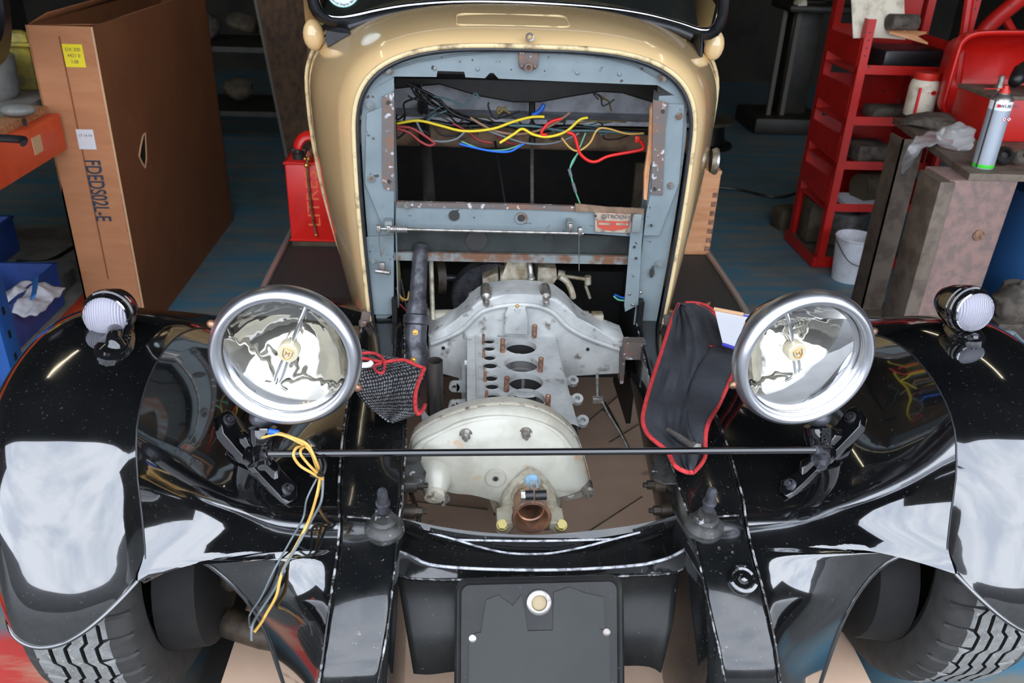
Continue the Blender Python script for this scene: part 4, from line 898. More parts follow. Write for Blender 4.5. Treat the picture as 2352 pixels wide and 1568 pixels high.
# running boards
for s in (-1,1):
    q = MB(); q.prism([V((s*.44-.005,2.12,.30)),V((s*.70-.005,2.12,.30)),V((s*.748-.005,2.3,.30)),V((s*.765-.005,2.5,.30)),V((s*.77-.005,3.0,.30)),V((s*.78-.005,4.2,.30)),V((s*.44-.005,4.2,.30))],(0,0,-.03)); rb = q.build('running_board','mat',car,label='flat black rubber topped running board')
    q = MB(); q.tube([V((s*(xo+.006)-.005,Y,.302)) for Y,xo in ((2.12,.70),(2.3,.75),(2.5,.765),(3.0,.77),(4.2,.78))],.011,8,smooth=2); q.build('board_trim','alutrim',rb)
    q = MB(); q.box((s*.44,3.1,.36),(.03,2.1,.16)); q.build('sill_panel','black_matt',car)
    # wing heel on scuttle foot
    q = MB(); q.prism([V((s*.36,1.87,.52)),V((s*.50,1.93,.53)),V((s*.56,2.1,.47)),V((s*.56,2.3,.36)),V((s*.42,2.3,.36))],(0,0,-.05),bevel=.006); q.build('wing_heel','black_rail',car)
    q = MB(); q.box((s*.372,1.845,.518),(.022,.02,.05),rot=rotm('Y',-s*12),bevel=.004); q.cyl((s*.375,1.83,.508),(s*.375,1.83,.522),.010,n=12); q.build('scuttle_bolt_lug','rust',car)
# ================================================================== ENGINE (no head, no sump bits: a bare block in its cradle)
eng = thing('engine_block', 'bare pale grey engine block with open cylinder bores between the black rails', 'engine', (0,1.5,.2))
DZ = .50
def D(px,py,z=DZ): return P(px,py,Z=z)
x0, x1 = D(1077,790).x, D(1256,790).x
# deck corners from the photo, true plane z = DZ
dk = [D(1079,762), D(1250,762), D(1292,955), D(1074,955)]
yb, yf = dk[0].y, dk[3].y
XL, XR = -.125, .088
q = MB(); th = .012
# deck plate with real holes: boolean-free, built by a grid with circular cut-outs
def deck(q, xl, xr, y0, y1, holes, z, th):
    bm2 = bmesh.new(); n=36
    outer_ = [(xl,y0),(xr,y0),(xr,y1),(xl,y1)]
    ov = [bm2.verts.new((x,y,z)) for x,y in outer_]; es = [bm2.edges.new((ov[i],ov[(i+1)%4])) for i in range(4)]
    for hx,hy,hr in holes:
        hv = [bm2.verts.new((hx+hr*math.cos(2*PI*i/n),hy+hr*math.sin(2*PI*i/n),z)) for i in range(n)]
        es += [bm2.edges.new((hv[i],hv[(i+1)%n])) for i in range(n)]
    bmesh.ops.triangle_fill(bm2, use_beauty=True, edges=es)
    vm = {}
    for f in bm2.faces:
        c = f.calc_center_median()
        if any((c.x-hx)**2+(c.y-hy)**2 < (hr*.98)**2 for hx,hy,hr in holes): continue
        q.face([vm.setdefault(v, q.bm.verts.new(v.co)) if v not in vm else vm[v] for v in f.verts])
    bm2.free()
bores = []
for px,py,wd in ((1196,797,72),(1198,836,78),(1207,878,80),(1208,917,88)):
    c = D(px,py); r = (D(px+wd/2,py)-D(px-wd/2,py)).length/2; bores.append((c.x,c.y,r))
small = []
for px,py,wd in ((1123,784,26),(1123,800,28),(1124,821,29),(1126,839,33),(1127,868,32),(1130,887,31),(1132,912,34)):
    c = D(px,py); small.append((c.x,c.y,(D(px+wd/2,py)-D(px-wd/2,py)).length/2))
deck(q, XL, XR, yf-.03, yb, bores+small, DZ, th)
for hx,hy,hr in bores: q.lathe((hx,hy,DZ),(0,0,-1),[(0,hr),(.013,hr),(.0135,hr*1.1)],36)
for hx,hy,hr in small: q.lathe((hx,hy,DZ),(0,0,-1),[(0,hr),(.0045,hr),(.005,hr*1.2)],28)
# outer skin below the deck
for a1,b1 in (((XL,yf-.03),(XL,yb)),):
    q.grid([[V((XL,yf-.03,DZ)),V((XL-.004,yf-.03,.42)),V((XL-.006,yf-.03,.34))],[V((XL,yb,DZ)),V((XL-.004,yb,.42)),V((XL-.006,yb,.22))]])
xf = P(1300,917,Z=.44).x
q.grid([[V((XR,yf-.03,DZ)),V((XR+.010,yf-.03,DZ-.005)),V((xf+.004,yf-.03,.44)),V((xf+.018,yf-.03,.37)),V((xf+.015,yf-.03,.34))],[V((XR-.01,yb,DZ)),V((XR,yb,DZ-.005)),V((xf-.014,yb,.44)),V((xf,yb,.37)),V((xf,yb,.22))]])
blk = q.build('crankcase','alloy',eng,angle=35)
q = MB()
for i,(hx,hy,hr) in enumerate(bores):
    q.lathe((hx,hy,DZ-.0137),(0,0,-1),[(0,hr*1.08),(.06,hr*1.08),(.062,hr*.9),(.17,hr*.9)],32,'boredeep' if i in (0,2) else 'boredark')
    if i in (1,3): q.lathe((hx,hy,DZ-.03),(0,0,-1),[(0,hr*1.0),(.002,hr*.86),(.05,hr*.86)],32,'boredark'); q.lathe((hx,hy,DZ-.183),(0,0,-1),[(0,0),(0,hr*.9)],32,'boredeep')
q.build('bore_wall',None,blk,label='dark inside of the cylinder bores')
for hx,hy,hr in small:
    q = MB(); q.lathe((hx,hy,DZ-.0052),(0,0,-1),[(0,hr*1.15),(.03,hr*1.15),(.031,0)],20,'boredeep'); q.build('tappet_bore',None,blk)
q = MB(); q.cyl((bores[0][0]-.003,bores[0][1],DZ-.02),(bores[0][0]-.003,bores[0][1],DZ-.17),.006,n=10); q.build('bore_tube','steel',blk)
# raised rims round bores and the row divider
for hx,hy,hr in bores+small:
    q = MB(); q.lathe((hx,hy,DZ),(0,0,1),[(0,hr*1.14 if hr<.03 else hr*1.05),(.0016,hr*1.12 if hr<.03 else hr*1.045),(.0016,hr*1.005),(0,hr)],32); q.build('bore_rim','alloy',blk)
q = MB(); q.box((XL+.022,(yf+yb)/2-.01,DZ+.001),(.003,yb-yf,.004)); q.build('deck_rib','alloy',blk)
c = D(1152,768); q = MB(); q.lathe(c,(0,0,1),[(-.001,.0),(.001,.010),(.002,.013),(0,.014)],20); q.build('oil_hole','boredark',blk)
# rusty studs
for px,py,top,w2 in ((1110,790,768,5),(1111,822,802,5),(1114,876,853,5),(1117,922,898,5),(1154,808,779,8),(1227,774,747,8),(1241,853,822,9),(1163,898,866,9),(1257,944,908,9)):
    b_ = D(px,py); t = P(px,top,Y=b_.y); q = MB(); rr2 = .0034 if w2==5 else .0058
    q.cyl(b_, b_+V((0,0,(t.z-b_.z))), rr2, n=12); q.cyl(b_+V((0,0,(t.z-b_.z)*.96)), t+V((0,0,.002)), rr2*.8,rr2*.5, n=12); q.build('cylinder_stud','studrust',eng,label='rusty upright stud')
# side lugs
for px,py in ((1058,868),(1058,912)): 
    c = P(px,py,Y=(D(1077,py).y)); q = MB(); q.lathe(V((XL-.028,c.y+.03,.465)),(0,-1,0),[(0,.012),(.012,.012),(.012,.006),(0,.006)],20); q.box((XL-.013,c.y+.024,.465),(.02,.012,.024)); q.build('side_lug','alloy',eng)
for px,py in ((1308,875),(1318,917),(1330,967)):
    c = P(px,py,Z=.43); q = MB(); q.lathe(V((c.x+.008,c.y,.43)),(0,-.5,1),[(-.006,.0),(-.006,.013),(.006,.013),(.006,.006),(-.005,.006)],20); q.box(V((c.x-.012,c.y,.43)),(.03,.02,.010)); q.build('side_lug','alloy',eng)
q = MB(); q.box(V((XL-.006,1.66,.40)),(.012,.30,.05),bevel=.003); q.build('side_flange','alloy',eng)
q = MB(); c=P(1067,835,Y=1.68); q.cyl(c,c+V((.02,0,0)),.010,n=6); q.build('side_plug','alloy',eng)
# rear mounting arms (bell housing plate)
AY = 1.80
arm = [(983,772),(1015,757),(1050,740),(1068,725),(1082,706),(1100,692),(1130,681),(1165,676),(1205,675),(1245,678),(1280,686),(1305,705),(1325,728),(1350,748),(1390,765),(1436,783),(1440,800),(1436,862),(1300,858),(1300,950),(1060,950),(1060,862),(1010,862),(985,852)]
q = MB(); q.prism(ppx(arm,AY),(0,.085,0),bevel=.007); ah = q.build('mounting_arms','alloy',eng,angle=35,label='wide winged rear casting')
rib = [(990,790),(1030,775),(1065,755),(1090,730),(1115,712),(1160,702),(1205,700),(1245,706),(1275,722),(1300,748),(1335,770),(1385,790),(1434,806)]
q = MB(); q.tube([P(x,y,Y=AY-.002) for x,y in rib],.006,8,flat=1.2); q.build('casting_rib','alloy',ah,angle=70)
q = MB(); ro = [(1075,735),(1090,700),(1115,680),(1160,668),(1205,665),(1250,669),(1283,684),(1310,705),(1335,735),(1300,900),(1100,900)]; q.prism(ppx(ro,AY+.086),(0,.03,0),bevel=.004); q.build('bell_housing','alloy_old',eng,angle=35)
q = MB()
q.prism(ppx([(1158,768),(1158,725),(1168,705),(1208,705),(1212,730),(1214,770)],AY-.012),(0,.014,0),bevel=.003)
c = P(1188,706,Y=AY-.004); q.lathe(c,(0,-.3,1),[(-.03,.012),(.0,.012),(.004,.010),(.005,.0)],16); q.build('oil_boss','alloy',ah)
q = MB(); c = P(1188,703,Y=AY-.008); q.sphere(c,.005,10); q.build('brass_plug','brass',ah)
for px,py in ((1117,690),(1254,690)):
    c = P(px,py,Y=AY-.004); q = MB(); q.lathe(c+V((0,.05,.012)),(0,-1,-.15),[(0,.013),(.03,.014),(.045,.012),(.05,.0)],16); q.cyl(c+V((0,.006,0)),c+V((0,-.012,-.003)),.0085,n=6); q.cyl(c+V((0,-.012,-.003)),c+V((0,-.018,-.004)),.005,n=10); q.build('arm_bolt','steel',ah)
for px,py in ((1018,799),(1350,802)):
    c = P(px,py,Y=AY-.001); q = MB(); q.cyl(c+V((0,-.001,0)),c+V((0,.004,0)),.0045,n=12); q.build('arm_hole','dark',ah)
for px,py in ((1085,676),(1273,680)):
    c = P(px,py,Y=AY+.10); q = MB(); q.cyl(c,c+V((0,-.012,.002)),.010,n=12); q.cyl(c+V((0,-.004,0)),c+V((0,-.018,.003)),.006,n=6); q.build('flange_bolt','steel',eng)
for a,b2 in (((985,727),(1060,725)),((1310,728),(1365,736))):
    q = MB(); q.cyl(P(*a,Y=AY+.09),P(*b2,Y=AY+.09),.017,n=18); q.cyl(P(*a,Y=AY+.09),P(*a,Y=AY+.09)+V((-.012 if a[0]<1200 else -.004,0,0)),.022,n=18)
    if a[0]>1200: q.box(P(1371,733,Y=AY+.09),(.03,.03,.036),bevel=.004); q.cyl(P(1340,732,Y=AY+.09),P(1350,733,Y=AY+.09),.021,n=18); q.cyl(P(1371,740,Y=AY+.08),P(1371,748,Y=AY+.08),.009,n=8)
    q.build('cross_tube','alloy_old',eng)
# gearbox behind, under the bulkhead
q = MB(); g0 = P(1176,632,Y=1.98)
q.prism(ppx([(1148,668),(1150,632),(1160,628),(1162,598),(1212,598),(1214,628),(1216,668)],AY+.10),(0,.22,0),bevel=.004)
q.prism(ppx([(1110,672),(1108,642),(1145,625),(1146,672)],AY+.13),(0,.10,0),bevel=.003); q.prism(ppx([(1232,672),(1236,614),(1278,616),(1280,640),(1262,668)],AY+.12),(0,.12,0),bevel=.003)
gb = q.build('gearbox','alloy_old',eng,label='stained aluminium gearbox')
q = MB(); c = P(1220,640,Y=AY+.09); q.tube([P(1216,600,Y=AY+.10),P(1219,625,Y=AY+.085),c],.007,10); q.sphere(c,.010,12); q.build('selector_fork','steel',gb)
q = MB(); q.lathe(P(1130,690,Y=AY+.14),(0,1,0),[(0,.10),(.03,.105),(.035,.0)],36); q.build('flywheel','darksteel',eng)
q = MB(); q.cyl(P(1280,630,Y=1.95),P(1295,633,Y=1.95),.013,n=12); q.cyl(P(1290,633,Y=1.95),P(1355,642,Y=1.95),.005,n=10); q.cyl(P(1350,634,Y=1.95),P(1350,652,Y=1.95),.009,n=10); q.tube([P(1288,636,Y=1.93),P(1305,650,Y=1.92),P(1315,675,Y=1.9),P(1316,682,Y=1.9)],.008,8); q.cyl(P(1345,655,Y=1.96),P(1355,685,Y=1.96),.004,n=8); q.build('gear_linkage','alloy_old',gb)
# front gear cover
CY = 1.375
cov = [(944,1040),(948,1008),(972,985),(1015,962),(1062,945),(1110,934),(1165,930),(1215,936),(1262,953),(1300,980),(1325,1010),(1340,1050),(1352,1095),(1350,1118),(1318,1130),(1290,1138),(1287,1160),(1276,1190),(1250,1212),(1190,1214),(1160,1205),(1145,1180),(1142,1150),(1118,1140),(1070,1128),(1015,1122),(975,1103),(952,1075)]
def shear(p): return V((p.x, CY + (p.z-.47)*.18, p.z))
def cpt(px,py,dy=0):
    d = ray(px,py); k=.18; t = (CY - .47*k + k*CAM.z + dy)/(d.y - k*d.z); return CAM + d*t
cp = crom([cpt(*p) for p in cov],3,True); cc = sum(cp,V((0,0,0)))/len(cp)
fr = V((0,-1,0))
q = MB(); ins = lambda k, dy: [cc+(p-cc)*k+fr*dy for p in cp]
q.rings([ins(1.01,-.03),ins(1.012,-.004),ins(1.0,.0),ins(.995,.004),ins(.975,.006),ins(.955,.012),ins(.90,.016),ins(.86,.022),ins(.6,.027),ins(.3,.029)],cap0=True,cap1=True); cover = q.build('front_cover','alloy_cover',eng,angle=50,label='rounded painted front cover with rust stains')
q = MB(); q.rings([ins(1.016,-.010),ins(1.018,-.002),ins(1.008,.0)],cap0=False,cap1=False); q.build('gasket_line','gasket',cover,angle=60)
# raised inner arc
arcp = [(955,1030),(975,1008),(1020,985),(1062,966),(1120,954),(1180,954),(1235,966),(1280,990),(1308,1025)]
q = MB(); q.tube([cpt(*p)+fr*.010 for p in arcp],.010,10,flat=.9); q.build('cover_ridge','alloy_cover',cover,angle=80)
for px,py,k in ((1070,982,1),(1206,979,1),(1296,1025,0),(965,1030,0),(1020,1127,1),(1347,1113,1)):
    p = cpt(px,py); q = MB(); q.cyl(p-fr*.004+V((0,0,.0)), p+fr*.022, .0125,.011, n=18); 
    if k: hexnut(q, p+fr*.022, fr, .0095, .011, None, .011, None)
    else: q.lathe(p+fr*.022, fr, [(0,.010),(.001,.004),(-.006,.004),(-.007,0)],14)
    q.build('cover_nut' if k else 'cover_hole_boss','steel' if k else 'alloy_cover',cover)
    if not k: 
        q = MB(); q.cyl(p+fr*.0218,p+fr*.0236,.0048,n=12); q.build('bolt_hole','dark',cover)
# two bosses
p = cpt(1137,1076)+fr*.024; q = MB(); q.lathe(p,fr,[(-.01,.022),(.008,.0205),(.010,.019),(.010,.007),(.004,.006),(.003,0)],24); q.build('cover_boss','alloy_cover',cover)
q = MB(); q.cyl(p+fr*.0095,p+fr*.0112,.0042,n=12); q.build('boss_hole','dark',cover)
p = cpt(1000,1075); q = MB(); d_ = V((0,-1,-.35)).normalized(); q.lathe(p,d_,[(-.02,.040),(.02,.036),(.04,.030),(.058,.021)],28); q.build('conical_boss','alloy_cover',cover,angle=60)
q = MB(); q.lathe(p+d_*.055,d_,[(0,.0205),(.014,.0195),(.016,.012),(.016,.005),(.012,0)],20); q.build('boss_plug','gasket',cover)
# nose tube and mount
n0 = P(1221,1186,Y=1.235); q = MB()
fl = [(1222,1094),(1262,1125),(1283,1160),(1287,1195),(1283,1212),(1262,1218),(1180,1218),(1152,1208),(1148,1185),(1155,1150),(1180,1122)]
q.prism(crom([P(x,y,Y=1.305) for x,y in fl],2,True),(0,.03,0),bevel=.004)
q.lathe(V((n0.x,1.305,n0.z-.006)),(0,-1,-.1),[(0,.036),(.01,.0345),(.012,.030)],32)
q.prism(ppx([(1140,1222),(1143,1206),(1160,1200),(1180,1200),(1182,1212),(1170,1228),(1150,1232)],1.255),(0,.05,0),bevel=.004); q.prism(ppx([(1300,1222),(1297,1206),(1282,1200),(1262,1200),(1260,1212),(1272,1228),(1290,1232)],1.255),(0,.05,0),bevel=.004)
ns = q.build('nose_mount','alloy_old',eng,angle=40,label='stained nose mounting with open tube')
q = MB(); ax = V((0,-1,.03)).normalized(); q.lathe(n0+V((0,.10,-.004)),ax,[(0,.030),(.05,.0305),(.085,.033),(.097,.0365),(.102,.0375),(.104,.036),(.104,.031),(.094,.028),(.085,.0255),(.078,.0255),(.076,.023),(.03,.023),(.0,.023)],40); q.build('nose_tube','copper',ns,angle=35)
q = MB(); q.cyl(n0+V((0,.07,0)),n0+V((0,.072,0)),.0228,n=20); q.build('tube_inside','tan',ns)
q = MB()
for a,b2 in ((1206,1226),(1229,1256)): q.cyl(P(a,1137,Y=1.235),P(b2-1,1136,Y=1.235),.0095,n=14)
q.build('hinge_sleeve','blackplastic',ns)
q = MB(); q.cyl(P(1196,1138,Y=1.235),P(1206,1138,Y=1.235),.011,n=6); q.build('hinge_bolt','steel',ns)
q = MB(); hexnut(q,P(1222,1105,Y=1.303),(0,-1,.1),.0125,.016,'bluezinc',.012,'steel'); q.build('mount_nut','bluezinc',ns,label='bluish nut')
q = MB(); hexnut(q,P(1277,1182,Y=1.30),(0,-1,.05),.009,.012,'steel',.010,'steel'); q.build('mount_nut','steel',ns)
q = MB(); q.lathe(P(1158,1183,Y=1.303),fr,[(0,.014),(.004,.014),(.004,.007),(-.004,.007)],18); q.build('mount_eye','copper',ns)
for px in (1153,1288):
    c = P(px,1208,Y=1.262); q = MB(); q.cyl(c,c+V((0,-.006,.008)),.0115,n=16); q.cyl(c+V((0,-.004,.006)),c+V((0,-.013,.016)),.0092,n=6); q.build('gold_bolt','zinc',ns,label='yellow zinc bolt')
for px,py in ((1302,1130),):
    q = MB(); q.prism(ppx([(1285,1130),(1350,1115),(1352,1128),(1335,1142),(1300,1150),(1288,1150)],1.40),(0,.02,0)); q.cyl(P(1310,1133,Y=1.39),P(1310,1133,Y=1.399),.009,n=14); q.build('lower_flange','alloy_cover',eng)
q = MB(); q.prism(ppx([(1118,1135),(1145,1140),(1150,1190),(1135,1175),(1125,1150)],1.41),(0,.02,0)); q.build('lower_flange','alloy_old',eng)
# dark upright pipe beside the cover
b_ = P(1000,975,Z=.44); t = P(998,828,Y=b_.y); q = MB(); q.lathe(b_,(0,0,1),[(-.02,.0165),(t.z-b_.z,.0165),(t.z-b_.z,.014),(t.z-b_.z-.04,.014)],28); q.build('filler_pipe','pipe',eng,label='plain dark grey upright pipe')
q = MB(); q.prism(ppx([(968,955),(985,975),(1015,968),(1035,955),(1030,985),(972,990)],1.46),(0,.03,0)); q.build('pipe_boss','alloy',eng)
# loose rods right of the block
q = MB(); q.cyl(P(1372,860,Y=1.78),P(1373,915,Y=1.66),.004,n=10); q.box(P(1373,918,Y=1.66),(.028,.012,.016),bevel=.003); q.tube([P(1385,925,Y=1.66),P(1400,955,Y=1.6),P(1425,995,Y=1.5),P(1445,1035,Y=1.4)],.003,8); q.build('gear_rod','steel',eng,label='thin bent rod hanging beside the block')
q = MB(); q.tube([P(943,1130,Z=.2),P(950,1150,Z=.15),P(960,1175,Z=.08),P(961,1200,Z=.05)],.006,8); q.build('breather_hose','blackplastic',eng)
# steering column (part of car)
q = MB()
ps = [(P(966,560,Y=1.89),.0155),(P(962,640,Y=1.86),.017),(P(957,700,Y=1.83),.0185)]
a0, a1 = P(967,562,Y=1.89), P(956,735,Y=1.80); d_ = (a1-a0); Ln = d_.length
q.lathe(a0, d_, [(0,.0165),(.003,.0185),(Ln*.45,.0195),(Ln*.75,.021),(Ln*.8,.025),(Ln*.92,.0255),(Ln*.94,.031),(Ln*1.05,.0315),(Ln*1.07,.027),(Ln*1.25,.027),(Ln*1.32,.030),(Ln*1.42,.036),(Ln*1.55,.037),(Ln*1.7,.033),(Ln*1.85,.026),(Ln*2.0,.02)],32,cap0=True,cap1=True)
stc = q.build('steering_column','darksteel',car,angle=40,label='dark oiled steering column with knuckle')
for px,py in ((954,763),(950,826)):
    h = hit([bvh(stc)],px,py)[0]; q = MB(); q.lathe(h,(0,-1,.4),[(-.003,.007),(.002,.0065),(.002,.004),(.007,.003),(.008,0)],14); q.build('grease_nipple','brass',stc)
q = MB(); q.cyl(P(990,600,Y=1.93),P(994,735,Y=1.85),.006,n=10); q.build('pedal_rod','alloy_old',car); 
q = MB(); q.cyl(P(920,640,Y=1.95),P(935,720,Y=1.92),.004,n=8); q.build('pedal_rod','dark',car); 
q = MB(); q.lathe(P(1000,632,Y=2.0),(1,.2,0),[(0,.0),(0,.05),(.02,.055),(.022,.0)],24); q.build('brake_cylinder','oilbrown',car)
q = MB(); q.cyl(P(1020,637,Y=2.02),P(1110,640,Y=2.02),.010,n=12); q.build('cross_shaft','darksteel',car)
for m_,pts in (('w_darkred',[(908,690),(925,705),(940,722),(948,730)]),('w_amber',[(910,660),(920,682),(935,688),(940,670)]),('w_olive',[(915,600),(918,640),(912,670),(925,692)])): wire(m_,.0028,1.9,pts)
for m_,pts in (('w_green',[(1410,680),(1420,688),(1436,690)]),('w_blue',[(1412,676),(1425,682),(1436,684)])): wire(m_,.0025,1.9,pts)
# cross rail stub by right arm
q = MB(); q.box(P(1455,800,Y=1.75),(.05,.03,.045)); q.build('rail_bracket','rust',car)
q = MB(); q.prism(ppx([(1425,805),(1438,800),(1432,880),(1424,882)],1.78),(0,.05,0)); q.build('rail_bracket','rust',car)
# ================================================================== cloths and small things on the car
trs = wingtrees[-1]+wingtrees[1]+[bvh(cross), bvh(body)]
def poly_at(line, t):
    return line
def cloth(name, left, right, n, m_, zf, mat, fold, uv=None, parent=None, seed=0, th=.003, minlift=.006):
    """sheet spanned between two edge lines (pixels), lying over the metal below at height zf(u,v)"""
    L_ = resample([V((x,y,0)) for x,y in left], n, 3); R_ = resample([V((x,y,0)) for x,y in right], n, 3); rows=[]
    for i in range(n):
        r=[]
        for j in range(m_):
            u=j/(m_-1); v=i/(n-1); p=L_[i].lerp(R_[i],u); z=zf(u,v); q=P(p.x,p.y,Z=z); w=P(p.x,p.y,Z=z+fold(u,v)*math.sin(PI*min(1,max(0,u)))**.5)
            h,_=hit(trs,p.x,p.y,minlift)
            if h is not None and (h-CAM).length < (w-CAM).length: w = h
            r.append(w)
        rows.append(r)
    q=MB(); q.grid(rows, mat, uv=uv); return q, rows
# right: black cotton cover with red piping
def fr_(u,v): return .013*math.sin(9*u+5*v+1.5)*math.sin(4*v+1)+.022*noise.noise(V((u*5,v*7,3)))+.014*noise.noise(V((u*14,v*6,9)))
Lr = [(1558,698),(1540,740),(1518,810),(1495,880),(1480,935),(1476,970),(1490,1000),(1520,1025),(1535,1040),(1550,1070),(1578,1084)]
Rr = [(1562,696),(1610,697),(1645,720),(1668,765),(1690,800),(1686,850),(1672,880),(1648,935),(1622,975),(1618,1050),(1592,1084)]
q, rws = cloth('cover', Lr, Rr, 46, 26, lambda u,v: .60-.035*u-.035*v, 'clothblack', fr_, uv=(1,2))
cl = q.build('wing_cover_cloth', None, None, solid=.004, subsurf=1); tag(cl, 'black cotton cloth with red piping draped beside the right headlight', 'cloth')
q=MB(); edge=[r[0] for r in rws]+rws[-1][1:]+[r[-1] for r in reversed(rws[:-1])]; q.tube([p+V((0,-.002,.001)) for p in edge[::2]],.0042,8,closed=False,smooth=2); q.build('red_piping','redpipe',cl,angle=80)
def cp_(x,y,l=.008):
    b_=BVHTree.FromPolygons([v for r in rws for v in r],[(i*26+j,i*26+j+1,(i+1)*26+j+1,(i+1)*26+j) for i in range(45) for j in range(25)]); d=ray(x,y).normalized(); h=b_.ray_cast(CAM,d)[0]
    return (h if h is not None else P(x,y,Z=.57)) - d*l
q=MB(); q.tube([cp_(x,y,.004) for x,y in ((1632,797),(1655,800),(1688,806))],.005,8); q.build('red_piping','redpipe',cl,angle=80)
q=MB(); q.tube([cp_(x,y,.004) for x,y in ((1600,699),(1640,722),(1660,748),(1682,770))],.0035,8); q.build('red_piping','redpipe',cl,angle=80)
# fold-over flap (second layer)
fl=[(1632,797),(1600,850),(1582,900),(1580,960),(1592,1010),(1612,1030)]; frr=[(1688,806),(1690,835),(1675,875),(1650,930),(1624,975),(1618,1030)]
A=resample([cp_(x,y,.012) for x,y in fl],14,3); B=resample([cp_(x,y,.012) for x,y in frr],14,3)
q=MB(); q.grid([[a.lerp(b_,j/6)+V((0,0,.006*math.sin(PI*j/6))) for j in range(7)] for a,b_ in zip(A,B)]); q.build('folded_flap','clothblack',cl,solid=.003,subsurf=1)
q=MB(); q.tube([b_+V((0,-.002,0)) for b_ in B],.0042,8,smooth=2); q.build('red_piping','redpipe',cl,angle=80)
# bolt lying on the cloth
a,b_=cp_(1534,987,.012),cp_(1594,1026,.012); d=(b_-a).normalized()
q=MB(); q.cyl(a,a.lerp(b_,.42),.0056,n=14); q.cyl(a.lerp(b_,.42),b_,.0066,n=14); q.cyl(b_,b_+d*.008,.0115,n=6); bo=q.build('long_bolt','steel',None); tag(bo,'long shiny hexagon-headed bolt lying on the black red-edged cloth','bolt')
# left: woven net cloth
def fl_(u,v): return .012*math.sin(7*u+3*v)+.010*noise.noise(V((u*4,v*4,1)))
Ln_ = [(822,796),(812,830),(812,880),(822,915)]; 
Ll=[(826,798),(812,850),(812,890),(840,925),(868,950),(900,972)]
Rl=[(850,806),(885,830),(925,824),(975,846),(958,895),(950,940),(905,970)]
Ll=[(826,800),(815,840),(810,880),(830,915),(862,946),(893,968)]
Rl=[(860,812),(930,826),(976,850),(962,885),(952,918),(962,945),(902,971)]
q,rwl=cloth('net',Ll,Rl,40,30,lambda u,v:.60-.05*v-.02*u,'net',fl_,uv=(.6,.6),minlift=.004)
ne=q.build('net_cloth',None,None,solid=.003); tag(ne,'grey and black woven net cloth with red edging beside the left headlight','cloth')
q=MB(); top=[P(x,y,Z=.605) for x,y in ((826,812),(845,810),(862,812),(878,822),(884,832))]; q.tube(top,.0034,8)
q.tube([P(x,y,Z=z) for x,y,z in ((828,822,.602),(850,826,.60),(880,831,.60),(925,826,.603),(950,836,.60),(975,846,.59))],.0038,8)
q.tube([P(x,y,Z=z) for x,y,z in ((975,846,.595),(962,875,.59),(954,905,.585),(954,935,.575),(960,950,.57),(970,942,.56),(976,930,.55))],.0042,8)
q.tube([P(x,y,Z=.60) for x,y in ((884,834),(882,850),(876,857),(864,852),(860,840),(876,834))],.003,8); q.build('red_edging','redpipe',ne,angle=80)
q=MB(); q.tube([P(x,y,Z=.602) for x,y in ((826,838),(840,838),(850,836),(854,832))],.006,8,flat=.5); q.build('white_tag','white',ne)
# papers under the cloth, on the right wing
q=MB(); A=[P(x,y,Z=.60) for x,y in ((1640,708),(1738,728),(1700,800),(1660,790))]; q.prism(A,(0,0,.002),'paper'); pa=q.build('paper_sheet',None,None); tag(pa,'white paper pad with a blue edge behind the right headlight','paper')
q=MB(); q.tube([P(1640,709,Z=.606),P(1708,722,Z=.606)],.0045,8); q.build('pad_binding','cardedge',pa)
q=MB(); q.tube([P(1700,722,Z=.605),P(1740,730,Z=.604)],.002,6); q.tube([P(1690,800,Z=.602),P(1660,790,Z=.602)],.004,6,); q.build('blue_pad_edge','bluetrim',pa)
# ================================================================== floor stuff
q=MB(); q.prism([V((-.62,1.05,0)),V((.72,1.1,0)),V((.75,2.5,0)),V((-.6,2.45,0))],(0,0,.006)); cs=q.build('cardboard_sheet','cardfloor'); tag(cs,'flattened brown cardboard sheet on the floor under the engine','cardboard')
q=MB()
for a,b_ in (((1345,1225),(1475,1140)),((1330,985),(1425,905)),((1400,1015),(1475,970)),((925,1148),(1120,1170))): q.tube([P(*a,Z=.0075),P(*b_,Z=.0075)],.0018,6)
q.build('crease_line','wood_dark',cs)
q=MB(); q.tube([P(x,y,Z=.012) for x,y in ((1390,925),(1410,960),(1435,1010),(1447,1035))],.004,8); ck=q.build('thin_rod','steel'); tag(ck,'thin metal rod lying on the cardboard right of the engine','rod')
